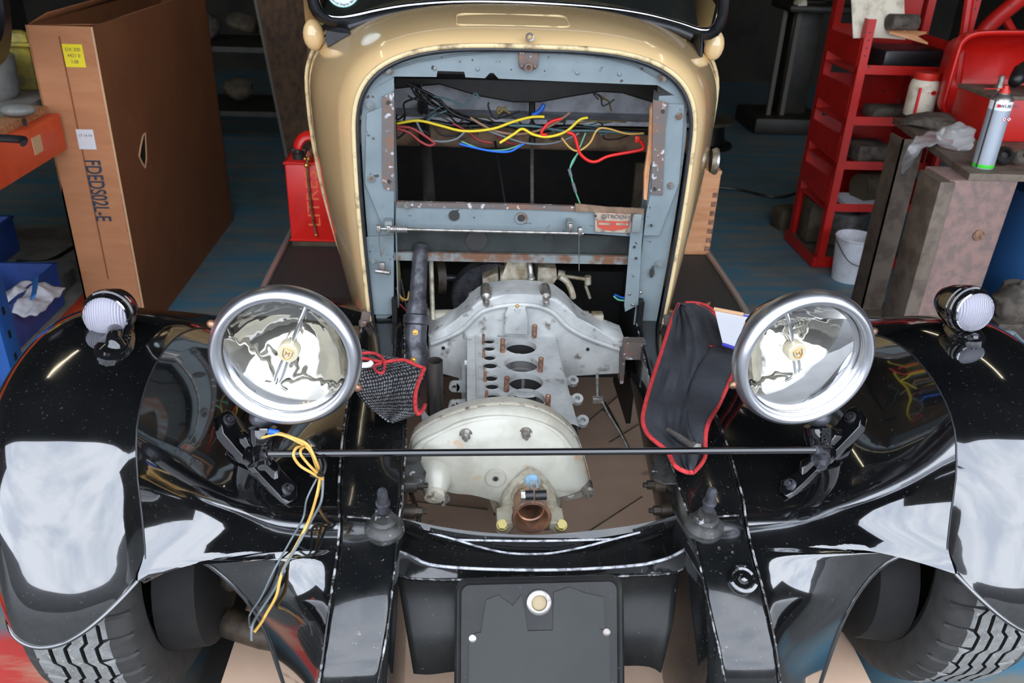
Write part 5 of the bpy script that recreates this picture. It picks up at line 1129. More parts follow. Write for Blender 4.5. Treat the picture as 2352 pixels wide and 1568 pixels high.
# ================================================================== LEFT SIDE
BX0,BX1,BY0,BY1,BH=-1.462,-1.265,2.76,4.0,1.05
def bq(x,y,z): return V((x,y,z))
tb=thing('cardboard_box','tall open-topped cardboard box standing left of the car','box',((BX0+BX1)/2,(BY0+BY1)/2,0))
q=MB(); T=.006
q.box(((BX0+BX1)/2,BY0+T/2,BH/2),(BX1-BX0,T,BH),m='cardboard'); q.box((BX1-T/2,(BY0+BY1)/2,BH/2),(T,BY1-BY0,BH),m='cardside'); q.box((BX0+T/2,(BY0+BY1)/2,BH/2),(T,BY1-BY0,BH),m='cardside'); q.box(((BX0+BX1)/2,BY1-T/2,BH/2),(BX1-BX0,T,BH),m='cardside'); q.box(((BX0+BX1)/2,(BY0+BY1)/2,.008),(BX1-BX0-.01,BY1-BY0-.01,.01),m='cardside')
q.build('box_walls',None,tb)
q=MB(); q.grid([[V((BX0+.01,BY0+.04,BH-.005)),V((BX1-.02,BY0+.03,BH+.002))],[V((BX0+.01,BY0+.2,BH-.03)),V((BX1-.02,BY0+.16,BH-.012))]]); q.grid([[V((BX1-.003,BY0+.25,BH)),V((BX1-.06,BY0+.28,BH-.03))],[V((BX1-.003,BY1-.02,BH)),V((BX1-.07,BY1-.04,BH-.04))]]); q.grid([[V((BX0+.003,BY0+.02,BH)),V((BX0+.05,BY0+.05,BH+.03))],[V((BX0+.003,BY1-.02,BH)),V((BX0+.06,BY1-.04,BH+.04))]]); q.build('top_flap','cardside',tb,solid=.004)
q=MB(); q.tube([V((BX1-.001,BY0-.001,z)) for z in (.02,BH)],.0035,6); q.build('crushed_edge','cardedge',tb)
for k in range(17):
    z=.12+k*.055; q=MB(); q.tube([V((BX1-.034,BY0-.0005,z+.016)),V((BX1-.018,BY0-.001,z+.004)),V((BX1-.003,BY0-.001,z-.008))],.0028,6,flat=.5); q.build('crease_dent','cardboard',tb)
q=MB(); q.box((BX0+.095,BY0-.001,.62),(.004,.002,.80)); q.build('tape_seam','cardside',tb)
q=MB(); c=P(170,128,Y=BY0-.002); q.box(c,(.060,.002,.068)); yl=q.build('yellow_label','yellowlabel',tb)
for dz,tx in ((.018,'DX 200'),(.0,'4421 0'),(-.018,'I 08')): text('label_print',tx,'stickerink',yl,c+V((0,-.0016,dz)),(1,0,0),(0,0,1),.014,.0001)
q=MB(); c=P(198,320,Y=BY0-.002); q.box(c,(.054,.002,.064)); wl=q.build('white_label','whitelabel',tb); text('label_print','17 14 74','stickerink',wl,c+V((0,-.0016,.012)),(1,0,0),(0,0,1),.012,.0001)
a,b_=P(208,362,Y=BY0-.001),P(238,512,Y=BY0-.001); text('box_lettering','FDEDS02L-E','ink',tb,(a+b_)/2+V((0,-.001,0)),(0,0,-1),(1,0,0),.072,.0004,sx=(a-b_).length/.4,wt=.001)
q=MB(); c=P(328,348,X=BX1+.001); pts=[c+V((0,y,z)) for y,z in ((-.045,-.005),(-.02,.02),(.02,.05),(.045,.055),(.03,.01),(.015,-.03),(-.01,-.055),(-.03,-.03))]; q.prism(pts,(.002,0,0)); q.build('torn_hole','blackplastic',tb,label='small torn hole')
q=MB(); q.tube([p+V((.002,0,0)) for p in pts],.003,6,closed=True,smooth=0); q.build('torn_hole_edge','cardedge',tb)
# pallet racking
tr=thing('storage_rack','orange and blue pallet rack with grey boards along the left wall','shelf',(-2,2.4,0))
q=MB(); q.box((-1.43,1.77,.735),(.05,1.94,.115),bevel=.004); q.build('upper_beam','orange',tr,label='orange beam')
q=MB(); q.box((-1.47,1.77,.803),(.06,1.94,.022),m='chipboard'); q.box((-1.98,2.2,.804),(.96,2.8,.022),m='greyboard'); q.build('upper_board',None,tr)
q=MB(); q.box((-1.50,2.25,.055),(.05,2.6,.10),bevel=.004); q.build('lower_beam','orange',tr,label='orange beam near the floor')
q=MB(); q.box((-2.0,2.25,.10),(.95,2.6,.02)); q.build('lower_board','greyboard',tr)
q=MB(); q.box((-1.40,2.10,.38),(.07,.075,.76),bevel=.004); up_=q.build('upright','blue',tr,label='blue perforated upright')
for k in range(9):
    q=MB(); q.box((-1.3645,2.10,.06+k*.07),(.002,.012,.022)); q.build('slot','blackplastic',up_)
q=MB(); q.box((-1.54,3.25,.5),(.07,.075,1.0),bevel=.004); q.build('upright','blue',tr)
c=P(86,332,X=-1.403); q=MB(); q.box(c+V((0,.0,.0)),(.002,.055,.05)); q.build('beam_sticker','cardedge',tr)
ZS=.815
q=MB(); c=P(100,150,Y=3.0)+V((-.27,0,-.02)); q.box(c,(.50,.05,.26),bevel=.03); yc=q.build('power_tool_case','yellow'); tag(yc,'dusty yellow plastic case on the upper rack board','case')
q=MB(); q.box(c+V((0,-.035,.09)),(.52,.02,.012),bevel=.003); q.box(c+V((-.12,-.028,-.02)),(.26,.01,.14),bevel=.004); q.build('case_lid_rim','yellow',yc)
yc.location.z += 0
q=MB(); c=P(42,252,Z=ZS+.02); q.sphere(c,.05,20,sc=(1,.75,.40)); ms=q.build('wing_mirror','greyplastic'); tag(ms,'rounded grey mirror shell lying on the upper rack board','mirror')
q=MB(); q.tube([c+V((.03,-.04,-.02)),c+V((.05,-.08,-.024))],.006,8); q.build('mirror_stem','blackplastic',ms)
q=MB(); c=P(12,318,Z=ZS+.012); q.tube([c+V((-.08,.01,0)),c,c+V((.05,-.01,.0)),c+V((.06,-.03,-.004))],.012,8,flat=.6); tl=q.build('black_clip','blackplastic'); tag(tl,'small black clip at the front edge of the upper board','clip')
q=MB(); q.lathe(P(-110,-10,Y=2.42),(1,.15,0),[(-.1,.12),(-.1,.17),(-.06,.2),(.04,.2),(.08,.17),(.08,.12),(-.1,.12)],40); ty=q.build('spare_tyre','blackplastic'); tag(ty,'dark round tyre at the top left corner','tyre')
q=MB(); q.lathe(P(-18,225,Z=ZS),(0,0,1),[(0,.07),(.02,.085),(.13,.09),(.15,.06),(.155,0)],28,cap0=True); pt_=q.build('grey_pot','greyplastic'); tag(pt_,'grey pot at the left edge of the upper board','pot')
# lower shelf: blue bins, rag, grey sump
def bin_(name,label,c,w,d,h,group=None,rz=0):
    R3=rotm('Z',rz); q=MB(); t=.004; c=V(c)
    def bx(o,sz): q.box(c+R3@V(o),sz,rot=R3)
    bx((0,0,t/2),(w,d,t)); bx((-w/2,0,h/2),(t,d,h)); bx((w/2,0,h/2),(t,d,h)); bx((0,d/2,h/2),(w,t,h)); bx((0,-d/2,h*.3),(w,t,h*.6)); bx((0,d/2,h),(w+.01,.014,.008)); bx((-w/2,0,h),(.012,d,.008)); bx((w/2,0,h),(.012,d,.008))
    o=q.build(name,'bluebin',angle=30); return tag(o,label,'bin',group)
bin_('storage_bin','blue plastic storage bin with a white rag in it',P(15,745,Z=.112),.24,.34,.15)
q=MB(); c=P(52,668,Z=.26); rg=[]
for i in range(13):
    r=[]
    for j in range(13):
        u=i/12-.5; v=j/12-.5; r.append(c+V((u*.17,v*.22,.05*math.cos(u*3)*math.cos(v*2.6)+.04*noise.noise(V((u*6,v*6,2)))-.04)))
    rg.append(r)
q.grid(rg); ra=q.build('white_rag','whiterag',solid=.006,subsurf=1); tag(ra,'crumpled white rag with a blue band in the blue bin','rag')
q=MB(); q.tube([P(x,y,Z=.292) for x,y in ((82,640),(80,660),(76,682))],.014,8,flat=.3); q.build('blue_band','ragblue',ra)
bin_('storage_bin','dark blue bin farther back on the lower rack board',P(-75,605,Z=.112),.26,.3,.14)
q=MB(); q.prism([P(x,y,Z=.11) for x,y in ((60,760),(75,700),(110,640),(165,630),(175,655),(130,690),(85,760))],(0,0,.07),bevel=.02); sm=q.build('oil_sump','greyplastic'); tag(sm,'grey cast oil pan on the lower rack board beside the blue bin','pan')
q=MB(); q.tube([P(x,y,Z=.115) for x,y in ((40,600),(110,600),(180,560),(230,530))],.008,8); cb_=q.build('black_hose','blackplastic'); tag(cb_,'black hose lying at the back of the lower rack board','hose')
# jerry can on the left running board
JY=2.90
tj=thing('petrol_can','red metal petrol can with a brass spout rod, on the left running board','can',(-.66,JY,.30))
def jp(px,py): return P(px,py,Y=JY)
x0,x1=jp(669,555).x,jp(786,555).x; zb=.317; zt=jp(650,372).z
q=MB(); q.box(((x0+x1)/2,JY+.075,(zb+zt)/2),(x1-x0,.15,zt-zb),bevel=.008); cn=q.build('can_body','red',tj)
q=MB(); q.tube([V(((x0 if k in(0,3) else x1),(JY-.002 if k in (0,1) else JY+.152),zt-.004)) for k in (0,1,2,3)],.005,8,closed=True,smooth=0); q.build('can_seam','red',tj); q=MB(); q.tube([V(((x0 if k in(0,3) else x1),(JY-.002 if k in (0,1) else JY+.152),zb+.004)) for k in (0,1,2,3)],.005,8,closed=True,smooth=0); q.build('can_seam','red',tj)
xm=(x0+x1)/2
q=MB(); q.tube([V((xm-.05,JY+.06,zt)),V((xm-.05,JY+.06,zt+.045)),V((xm-.02,JY+.07,zt+.075)),V((xm+.04,JY+.08,zt+.06)),V((xm+.07,JY+.08,zt+.01))],.013,10,flat=1.6); q.build('can_handle','red',tj)
c=V((x0+.045,JY+.05,zt)); q=MB(); q.cyl(c,c+V((0,0,.02)),.024,n=24); q.cyl(c+V((0,0,.02)),c+V((0,0,.03)),.02,n=12)
for k in range(4): q.box(c+V((.018*math.cos(k*PI/2),.018*math.sin(k*PI/2),.028)),(.014,.014,.016),rot=rotm('Z',k*90),bevel=.003)
q.build('filler_cap','dark',tj)
q=MB(); q.tube([V((xm-.012,JY-.008,zt-.008)),V((xm-.009,JY-.008,.45)),V((xm+.002,JY-.008,.34))],.0045,8); q.tube([V((xm-.012,JY-.008,zt-.01)),V((xm,JY+.02,zt+.03)),V((xm+.018,JY+.05,zt+.06))],.008,8,flat=.6); q.build('spout_rod','copper',tj,label='brown metal rod')
q=MB(); q.sphere(V((xm-.012,JY-.014,zt-.006)),.010,12); q.sphere(V((xm-.018,JY-.004,zt+.014)),.006,10); q.sphere(V((xm-.006,JY-.004,zt+.014)),.006,10); q.sphere(V((xm+.002,JY-.012,.345)),.006,10); q.build('brass_fitting','brass',tj)
text('embossed_lettering','LITRES','litres',tj,V((xm+.000,JY-.0005,.475)),(0,0,1),(-1,0,0),.062,.0012,sx=1.15)
text('gold_lettering','W','goldink',tj,V((xm-.028,JY+.046,zt+.016)),(1,0,0),(0,0,1),.03,.001)
q=MB(); q.box((xm,JY+.075,.308),(x1-x0-.01,.16,.016)); wd=q.build('wood_packer','wood_dark'); tag(wd,'thin wooden strip under the red petrol can','wood')
# plank and dark shelf behind the box
def slab(pA,pB,w,t,name,mat): pass
A,B=P(688,330,Y=4.5),P(640,-60,Y=5.2)
tp=thing('wooden_plank','wide weathered wooden plank leaning behind the petrol can','plank',(A.x,A.y,0))
q=MB(); bl,brr=P(655,352,Y=4.45),P(735,352,Y=4.45); tl_,tr_=P(572,-60,Y=4.9),P(712,-60,Y=4.9); dz=(bl-tl_); 
bl=bl+dz*(bl.z/(-dz.z)) if dz.z<0 else bl; dz2=(brr-tr_); brr=brr+dz2*(brr.z/(-dz2.z))
q.prism([bl,brr,tr_,tl_],(0,.05,0)); q.build('board','plank',tp)
q=MB(); q.prism([bl+V((-.003,-.003,0)),bl+V((.012,-.003,0)),tl_+V((.012,-.003,0)),tl_+V((-.003,-.003,0))],(0,.05,0)); q.build('board_edge','plankedge',tp)
ts=thing('dark_shelf_unit','dark metal shelf unit with scrap in the shadow behind the cardboard box','shelf',(-1.4,5.4,0))
for x,y in ((-1.95,5.2),(-1.10,5.2),(-1.95,5.7),(-1.10,5.7)):
    q=MB(); q.box((x,y,.65),(.05,.05,1.3)); q.build('post','machine',ts)
for z in (.25,.62,1.05):
    q=MB(); q.box((-1.52,5.45,z),(.9,.5,.03)); q.build('shelf_board','machine',ts)
q=MB(); c=P(520,20,Y=5.1); q.box(c,(.26,.2,.20),bevel=.03); wc=q.build('white_canister','bottlewhite'); tag(wc,'dim white canister on top of the dark shelf unit','canister')
wc.location.z=1.065-(c.z-.10)
for i,(px,py,z,m_,nm,lb) in enumerate(((480,110,.64,'rubbish','scrap_part','grey lump of scrap on the middle dark shelf, left one'),(572,120,.64,'wood_dark','scrap_part','brown lump of scrap on the middle dark shelf, right one'),(548,215,.27,'wood_dark','scrap_wood','piece of light wood on the lowest dark shelf'))):
    c=P(px,py,Y=5.35); q=MB(); q.sphere(V((c.x,5.35,z+.10)),.085,14,sc=(1.1,1,.9))
    for v in q.bm.verts: v.co += V((noise.noise(v.co*9+V((i,0,0)))*.05,0,noise.noise(v.co*7+V((0,i,0)))*.04))
    o=q.build(nm,m_); tag(o,lb,'scrap')
# ================================================================== RIGHT SIDE
# red tool rack
RX0,RX1,RY0,RY1=1.455,1.86,3.50,3.84
tk=thing('red_tool_rack','red steel rack with four sloping trays, standing right of the car','rack',(1.75,3.65,0))
def post(x,y,h):
    q=MB(); q.box((x+.012,y,h/2+.01),(.004,.036,h)); q.box((x+.028,y-.016,h/2+.01),(.034,.004,h)); p=q.build('post','redrack',tk)
    q2=MB()
    for k in range(4): q2.cyl((x+.028,y-.0185,h-.04-k*.03),(x+.028,y-.0175,h-.04-k*.03),.004,n=8)
    q2.build('post_hole','blackplastic',p)
zf=P(2035,50,Y=RY0).z
post(RX0,RY0,zf); post(RX0,RY1,1.30); post(RX1,RY0,1.25); post(RX1,RY1,1.30)
for i,z in enumerate((.873,.665,.475,.285)):
    q=MB(); q.box(((RX0+RX1)/2+.01,RY0-.004,z),(RX1-RX0,.004,.036)); q.build('tray_lip','redrack',tk)
    q=MB(); q.box(((RX0+RX1)/2,(RY0+RY1)/2,z-.015),(RX1-RX0-.02,RY1-RY0-.01,.004)); q.box(((RX0+RX1)/2,RY1-.01,z+.06),(RX1-RX0-.02,.004,.16)); q.build('tray','redrack',tk)
for i,(za,zb_,zc,zd) in enumerate(((.885,.985,.99,.90),(.675,.80,.80,.70),(.485,.60,.60,.505),(.295,.41,.405,.315))):
    q=MB(); q.prism([V((RX0+.008,RY0,za)),V((RX0+.008,RY0,zb_)),V((RX0+.008,RY1,zc)),V((RX0+.008,RY1,zd))],(.004,0,0)); q.build('side_panel','redrack',tk)
    q=MB(); q.prism([V((RX1-.008,RY0,za)),V((RX1-.008,RY0,zb_)),V((RX1-.008,RY1,zc)),V((RX1-.008,RY1,zd))],(.004,0,0)); q.build('side_panel','redrack',tk)
q=MB(); q.box(((RX0+RX1)/2+.01,(RY0+RY1)/2,.035),(RX1-RX0+.03,RY1-RY0+.03,.02),m='rubbish'); q.box(((RX0+RX1)/2+.01,RY0-.012,.03),(RX1-RX0+.03,.006,.05),m='redrack'); q.box((RX0-.003,(RY0+RY1)/2,.03),(.006,RY1-RY0+.03,.05),m='redrack'); q.build('base_tray',None,tk)
q=MB(); c=P(2130,20,Y=3.7); q.box((1.72,3.83,c.z+.08),(.26,.01,.28)); q.build('back_board','redrack',tk)
def rest(name,mat,label,cat,fn,**k):
    q=MB(); fn(q); o=q.build(name,mat,**k); return tag(o,label,cat)
c=P(2020,20,Y=3.56)
def f(q): q.grid([[V((c.x-.13+u*.22+.02*(1-v),3.50+v*.1+.04*math.sin(u*3)*(1-v),.992+v*.22)) for u in (0,.25,.5,.75,1)] for v in (0,.3,.6,1)])
rest('paper_sheet','bottlewhite','curled pale paper sheet hanging at the top of the red rack','paper',f,solid=.003)
c=P(2075,52,Y=3.52); rest('dusty_can','rubbish','dusty grey can lying on the top of the red rack','can',lambda q:q.cyl(c+V((-.06,0,-.0)),c+V((.06,.02,0)),.032,n=20))
c=P(2075,78,Y=3.5); rest('wood_splinter','pine','split piece of light wood on the top of the red rack','wood',lambda q:(q.prism([c+V((-.06,0,.0)),c+V((.10,-.02,-.035)),c+V((.05,.0,-.01)),c+V((.11,.03,.0)),c+V((-.06,.03,.01))],(0,0,.008))))
for (px,py,z,sz,m_,nm,lb) in ((2080,120,.86,(.30,.2,.09),'blackplastic','motor_part','black motor part in the top tray of the red rack'),
    (2080,235,.655,(.32,.1,.05),'rubbish','steel_offcut','long grey steel offcut in the second tray of the red rack'),
    (1996,345,.465,(.16,.16,.08),'rubbish','brake_part','dusty brake part in the third tray of the red rack'),
    (2040,310,.465,(.2,.12,.06),'wood_dark','scrap_block','brown block in the third tray of the red rack')):
    cx=P(px,py,Y=3.62).x; q=MB(); q.box((cx,3.64,z+sz[2]/2),sz,bevel=min(sz)*.25,rot=rotm('Z',rnd.uniform(-12,12))); tag(q.build(nm,m_),lb,'part')
cx=P(2015,420,Y=3.64).x; rest('metal_cylinder','wood_dark','brown cylinder in the lowest tray of the red rack','cylinder',lambda q:q.cyl((cx-.1,3.6,.345),(cx+.16,3.68,.345),.065,n=24))
c=P(1980,460,Y=3.56); rest('paper_stack','paper','white papers on the lowest tray of the red rack','paper',lambda q:q.box((c.x,3.60,.288),(.18,.16,.02)))
c=P(2118,440,Y=3.56); rest('spray_gun','steel','silver metal gun in the lowest tray of the red rack','tool',lambda q:(q.tube([V((c.x-.02,3.54,.42)),V((c.x,3.54,.36)),V((c.x+.03,3.55,.30)),V((c.x+.04,3.55,.285))],.02,10),q.tube([V((c.x-.02,3.54,.42)),V((c.x+.06,3.54,.43))],.012,8)))
c=P(2090,450,Y=3.6); rest('red_tin','redcap','dull red tin in the lowest tray of the red rack','tin',lambda q:q.cyl((c.x,3.66,.275),(c.x,3.66,.37),.06,n=24))
# bucket & things on the rack base
c=P(1968,628,Z=.047); c=V((c.x-.01,3.37,.0)); 
tbk=thing('white_bucket','small white bucket on the floor before the red rack','bucket',(c.x,c.y,0))
q=MB(); q.lathe(c,(0,0,1),[(.0,.0),(.0,.068),(.19,.085),(.195,.09),(.20,.085),(.195,.082),(.01,.064),(.01,0)],32); q.build('pail','white',tbk)
q=MB(); q.tube([c+V((-.088,0,.18)),c+V((-.06,-.085,.12)),c+V((0,-.105,.10)),c+V((.06,-.085,.12)),c+V((.088,0,.18))],.002,6); q.build('wire_handle','dark',tbk)
rest('metal_pail','steel','grey metal pail on the base of the red rack','pail',lambda q:q.lathe((c.x+.09,3.70,.05),(0,0,1),[(0,0),(0,.08),(.16,.10),(.165,.095),(.01,.075)],28))
c=P(1880,500,Z=.05); rest('timber_block','wood_dark','dark brown block standing on the base of the red rack','block',lambda q:q.box((1.535,3.74,.15),(.11,.12,.20),bevel=.01))
c=P(1812,530,Z=0); rest('wood_block','wood_dark','dark wooden block on the blue floor left of the red rack','block',lambda q:q.box((c.x,c.y+.05,.055),(.13,.10,.11),rot=rotm('Z',12),bevel=.008))
q=MB(); q.tube([P(x,y,Z=.008) for x,y in ((1600,428),(1640,430),(1700,436),(1760,450),(1800,452),(1840,440),(1870,425),(1900,420))],.008,8); tag(q.build('floor_cable','blackplastic'),'black cable snaking across the blue floor towards the red rack','cable')
# cable drum
c=P(1650,352,Z=0); 
tdr=thing('cable_drum','low dark cable drum with wooden top on the floor right of the scuttle','drum',(c.x,c.y+.2,0))
q=MB(); q.lathe((c.x-.05,c.y+.2,0),(0,0,1),[(0,0),(0,.19),(.02,.19),(.03,.14),(.15,.12),(.16,.12)],32); q.build('drum_body','blackplastic',tdr)
q=MB(); q.lathe((c.x-.05,c.y+.2,.16),(0,0,1),[(0,.0),(0,.17),(.02,.17),(.02,.0)],32); q.build('drum_flange','wood_dark',tdr)
# bench
BZ=.725
tbn=thing('steel_bench','heavy brown grey steel bench at the right edge','bench',(1.9,2.8,0))
A=[P(2052,270,Z=BZ),P(2228,398,Z=BZ)]; 
top=[A[0],A[1],V((2.35,A[1].y-.02,BZ)),V((2.4,A[0].y,BZ))]
q=MB(); q.prism(top,(0,0,-.022),bevel=.002); q.build('bench_top','benchsteel',tbn)
def angleleg(name,p0,p1,w,mat,d=.10):
    q=MB(); p0,p1=V(p0),V(p1)
    q.prism([p0,p0+V((w,0,0)),p1+V((w,0,0)),p1],(0,.006,0)); q.prism([p0,p1,p1+V((0,d,0)),p0+V((0,d,0))],(.006,0,0)); q.build(name,mat,tbn)
l0=P(2082,290,Y=3.02); angleleg('front_leg',(l0.x,3.02,0),(l0.x,3.02,BZ-.02),.085,'benchsteel')
q=MB(); q.box((2.30,2.9,.35),(.08,.08,.70)); q.build('back_leg','benchsteel',tbn)
q=MB(); q.box((l0.x+.07,3.03,.006),(.18,.14,.012)); q.build('foot_plate','benchsteel',tbn)
c0,c1=P(2188,396,Y=2.50),P(2345,402,Y=2.50)
q=MB(); q.prism([V((c0.x,2.50,0)),V((c1.x-.02,2.50,0)),V((c1.x,2.50,BZ-.022)),V((c0.x,2.50,BZ-.022))],(0,.16,0),bevel=.006); q.build('pedestal','benchpink',tbn,label='pinkish grey steel pedestal')
q=MB(); q.box((c0.x-.01,2.56,.35),(.05,.14,.70),bevel=.004); q.build('pedestal_flange','benchsteel',tbn)
c=P(2248,540,Y=2.497); q=MB(); q.cyl(c,c+V((0,-.002,0)),.018,n=20); q.build('round_mark','studrust',tbn)
# spray can
def pz(px,py): return P(px,py,Z=BZ)
c=pz(2256,384); tc_=thing('spray_can','silver aerosol can with red nozzle and green base band, on the bench corner','can',c)
q=MB(); q.lathe(c,(0,0,1),[(0,0),(0,.031),(.004,.033)],36,'cangrey'); q.lathe(c,(0,0,1),[(.004,.033),(.015,.033)],36,'green'); q.lathe(c,(0,0,1),[(.015,.033),(.185,.033)],36,'cangrey'); q.lathe(c,(0,0,1),[(.185,.033),(.212,.033)],36,'canwhite'); q.lathe(c,(0,0,1),[(.212,.033),(.216,.0325),(.224,.027),(.232,.018),(.234,.018),(.236,.0)],36,'steel'); q.build('can_body',None,tc_)
q=MB(); q.lathe(c,(0,0,1),[(.232,.0),(.232,.016),(.24,.0155),(.25,.009),(.256,.008),(.257,0)],24); q.build('nozzle','redcap',tc_)
q=MB(); q.cyl(c+V((-.005,-.006,.247)),c+V((-.085,-.03,.250)),.0017,n=8); q.build('straw','redcap',tc_)
q=MB(); q.cyl(c+V((-.0305,-.0165,.004)),c+V((-.0305,-.0165,.215)),.0022,n=8); q.build('side_tube','blackplastic',tc_)
nv=V((-.05,-.999,0)).normalized(); tv=V((nv.y*-1,nv.x,0)); tv = tv if tv.x>0 else -tv
text('can_lettering','WURTH','stickerink',tc_,c+nv*.0338+tv*.008+V((0,0,.199)),tv,(0,0,1),.014,.0004,sx=1.1)
q=MB(); q.box(c+V((-.022,-.0265,.199)),(.009,.002,.009),rot=rotm('Z',-38)); q.build('can_logo','wurthred',tc_)
for k,dx in enumerate((.004,.020)):
    o=c+V((dx,-.0335+dx*.12,.160)); q=MB(); pts=[o+V((.007*math.cos(a*PI/2),0,.007*math.sin(a*PI/2))) for a in range(4)]; q.tube(pts,.001,6,closed=True,smooth=0,m='wurthred'); q.prism(pts,(0,.0005,0),'canwhite'); q.sphere(o+V((0,-.0006,0)),.0022,8,m='stickerink'); q.build('hazard_diamond',None,tc_)
# bottle
c=pz(2112,266); c=V((c.x-.0,c.y+.02,BZ)); tbo=thing('plastic_bottle','grubby white plastic bottle with red lid, at the back of the bench','bottle',c)
H=P(2112,165,Y=c.y).z-BZ
q=MB(); r0=.056; q.lathe(c,(0,0,1),[(0,0),(0,r0*.95),(.006,r0),(H*.70,r0),(H*.80,r0*.92),(H*.84,r0*.78),(H*.86,r0*.76)],36); q.build('bottle_body','bottlewhite',tbo)
q=MB(); q.lathe(c,(0,0,1),[(H*.84,r0*.84),(H*.86,r0*.86),(H,r0*.84),(H+.002,0)],36); q.build('lid','redcap',tbo)
q=MB(); q.tube([c+V((-.036,-.044,.01)),c+V((-.036,-.044,H*.68))],.006,6); q.tube([c+V((-.034,-.046,.012)),c+V((-.005,-.057,.010)),c+V((.02,-.053,.010))],.0025,6); q.build('red_label_bar','wurthred',tbo)
o=c+V((.014,-.0555,H*.58))
q=MB(); q.box(o+V((-.004,0,0)),(.006,.003,.018)); q.box(o+V((.004,0,0)),(.006,.003,.018)); q.box(o,(.022,.003,.006)); q.box(o+V((-.018,0,0)),(.012,.003,.0015)); q.box(o+V((.018,0.001,0)),(.012,.003,.0015)); q.build('red_emblem','wurthred',tbo)
# scrap, bags, gears on the bench
def lump(name,mat,label,cat,c,sc,seed,amp=.25,n=20,**k):
    q=MB(); q.sphere((0,0,0),1,n)
    for v in q.bm.verts:
        v.co *= 1+amp*noise.noise(v.co*1.8+V((seed,seed*2,0)))+amp*.5*noise.noise(v.co*4+V((0,seed,3)))
        v.co = V((v.co.x*sc[0],v.co.y*sc[1],v.co.z*sc[2])); v.co.z = max(v.co.z,-sc[2]*.6); v.co += V(c)+V((0,0,sc[2]*.6))
    return tag(q.build(name,mat,**k),label,cat)
c=pz(2130,292); lump('dusty_metal_part','rubbish','dusty brown lump of metal parts behind the plastic bag','part',(c.x+.03,c.y+.02,BZ),(.12,.09,.03),3)
c=pz(2205,352); lump('plastic_bag','film','small clear bag of fittings beside the aerosol can','bag',(c.x+.02,c.y+.08,BZ),(.06,.06,.05),5,.35)
c=pz(2325,395); 
def gear(q,c,ax,r,n=20):
    pts=[]
    a=ax.orthogonal().normalized(); b_=ax.cross(a)
    for i in range(n*4):
        t=2*PI*i/(n*4); rr2=r if (i%4)<2 else r*.87; pts.append(c+(a*math.cos(t)+b_*math.sin(t))*rr2)
    q.rings([pts,[p+ax*.018 for p in pts],[c+(p-c)*.5+ax*.03 for p in pts],[c+(p-c)*.45+ax*.01 for p in pts]])
c=pz(2292,388); 
q=MB(); gear(q,c+V((.03,.04,.03)),V((-.2,-.8,.5)).normalized(),.03); tag(q.build('bevel_gear','dark',angle=30),'black toothed gear beside the aerosol can','gear')
q=MB(); gear(q,c+V((.085,.045,.024)),V((.2,-.8,.5)).normalized(),.022); tag(q.build('bevel_gear','rubbish',angle=30),'smaller dusty gear at the right edge of the bench','gear')
# plastic film draping over the bench edge
q=MB(); top_=[(2150,300),(2110,310),(2088,335),(2070,370),(2068,400)]; bot_=[(2180,335),(2150,330),(2115,345),(2092,380),(2070,402)]
a=resample([P(x,y,Z=z) for (x,y),z in zip(top_,(.745,.745,.74,.66,.60))],14,3); b_=resample([P(x,y,Z=z) for (x,y),z in zip(bot_,(.74,.742,.73,.65,.595))],14,3)
q.grid([[x.lerp(y,j/6)+V((0,-.012*math.sin(PI*j/6)+.006*math.sin(i*2+j*3),.008*math.sin(i*1.7+j*2.1))) for j in range(7)] for i,(x,y) in enumerate(zip(a,b_))]); tag(q.build('plastic_film','film',subsurf=1,solid=.0006),'crumpled clear plastic film hanging over the bench edge','plastic')
# red box on the bench
c=P(2290,330,Z=BZ); q=MB(); q.box((2.04,c.y+.14,BZ+.075),(.66,.22,.15),bevel=.006); rbx=q.build('red_toolbox','redrack'); tag(rbx,'bright red toolbox behind the aerosol can','toolbox')
q=MB(); q.box((2.04,c.y+.14,BZ+.155),(.66,.23,.012)); q.build('box_tray','benchsteel',rbx)
zt=BZ+.162
cy_=c.y+.14
q=MB(); q.lathe((1.80,cy_,zt),(0,0,1),[(0,.0),(0,.018),(.018,.018),(.018,.010),(.05,.010),(.05,0)],12); tag(q.build('hex_bolt','steel',angle=30),'upright bolt on the red toolbox left of the aerosol nozzle','bolt')
q=MB(); q.tube([V((1.83,cy_-.03,zt+.03)),V((1.9,cy_+.02,zt+.07)),V((2.0,cy_,zt+.05)),V((2.1,cy_+.02,zt+.04))],.028,10,rr=lambda t:.02+.02*math.sin(PI*t)); tag(q.build('black_glove','blackplastic',angle=80),'black rubber glove heaped on the red toolbox','glove')
q=MB(); q.cyl((1.95,cy_-.06,zt+.012),(2.2,cy_-.06,zt+.012),.010,n=14); tag(q.build('socket_bar','chrome'),'shiny chrome socket bar on the red toolbox','tool')
q=MB(); q.cyl((2.14,cy_-.085,zt+.016),(2.2,cy_-.085,zt+.016),.016,n=14); tag(q.build('orange_handle','orange'),'orange screwdriver handle at the right edge on the red toolbox','tool')
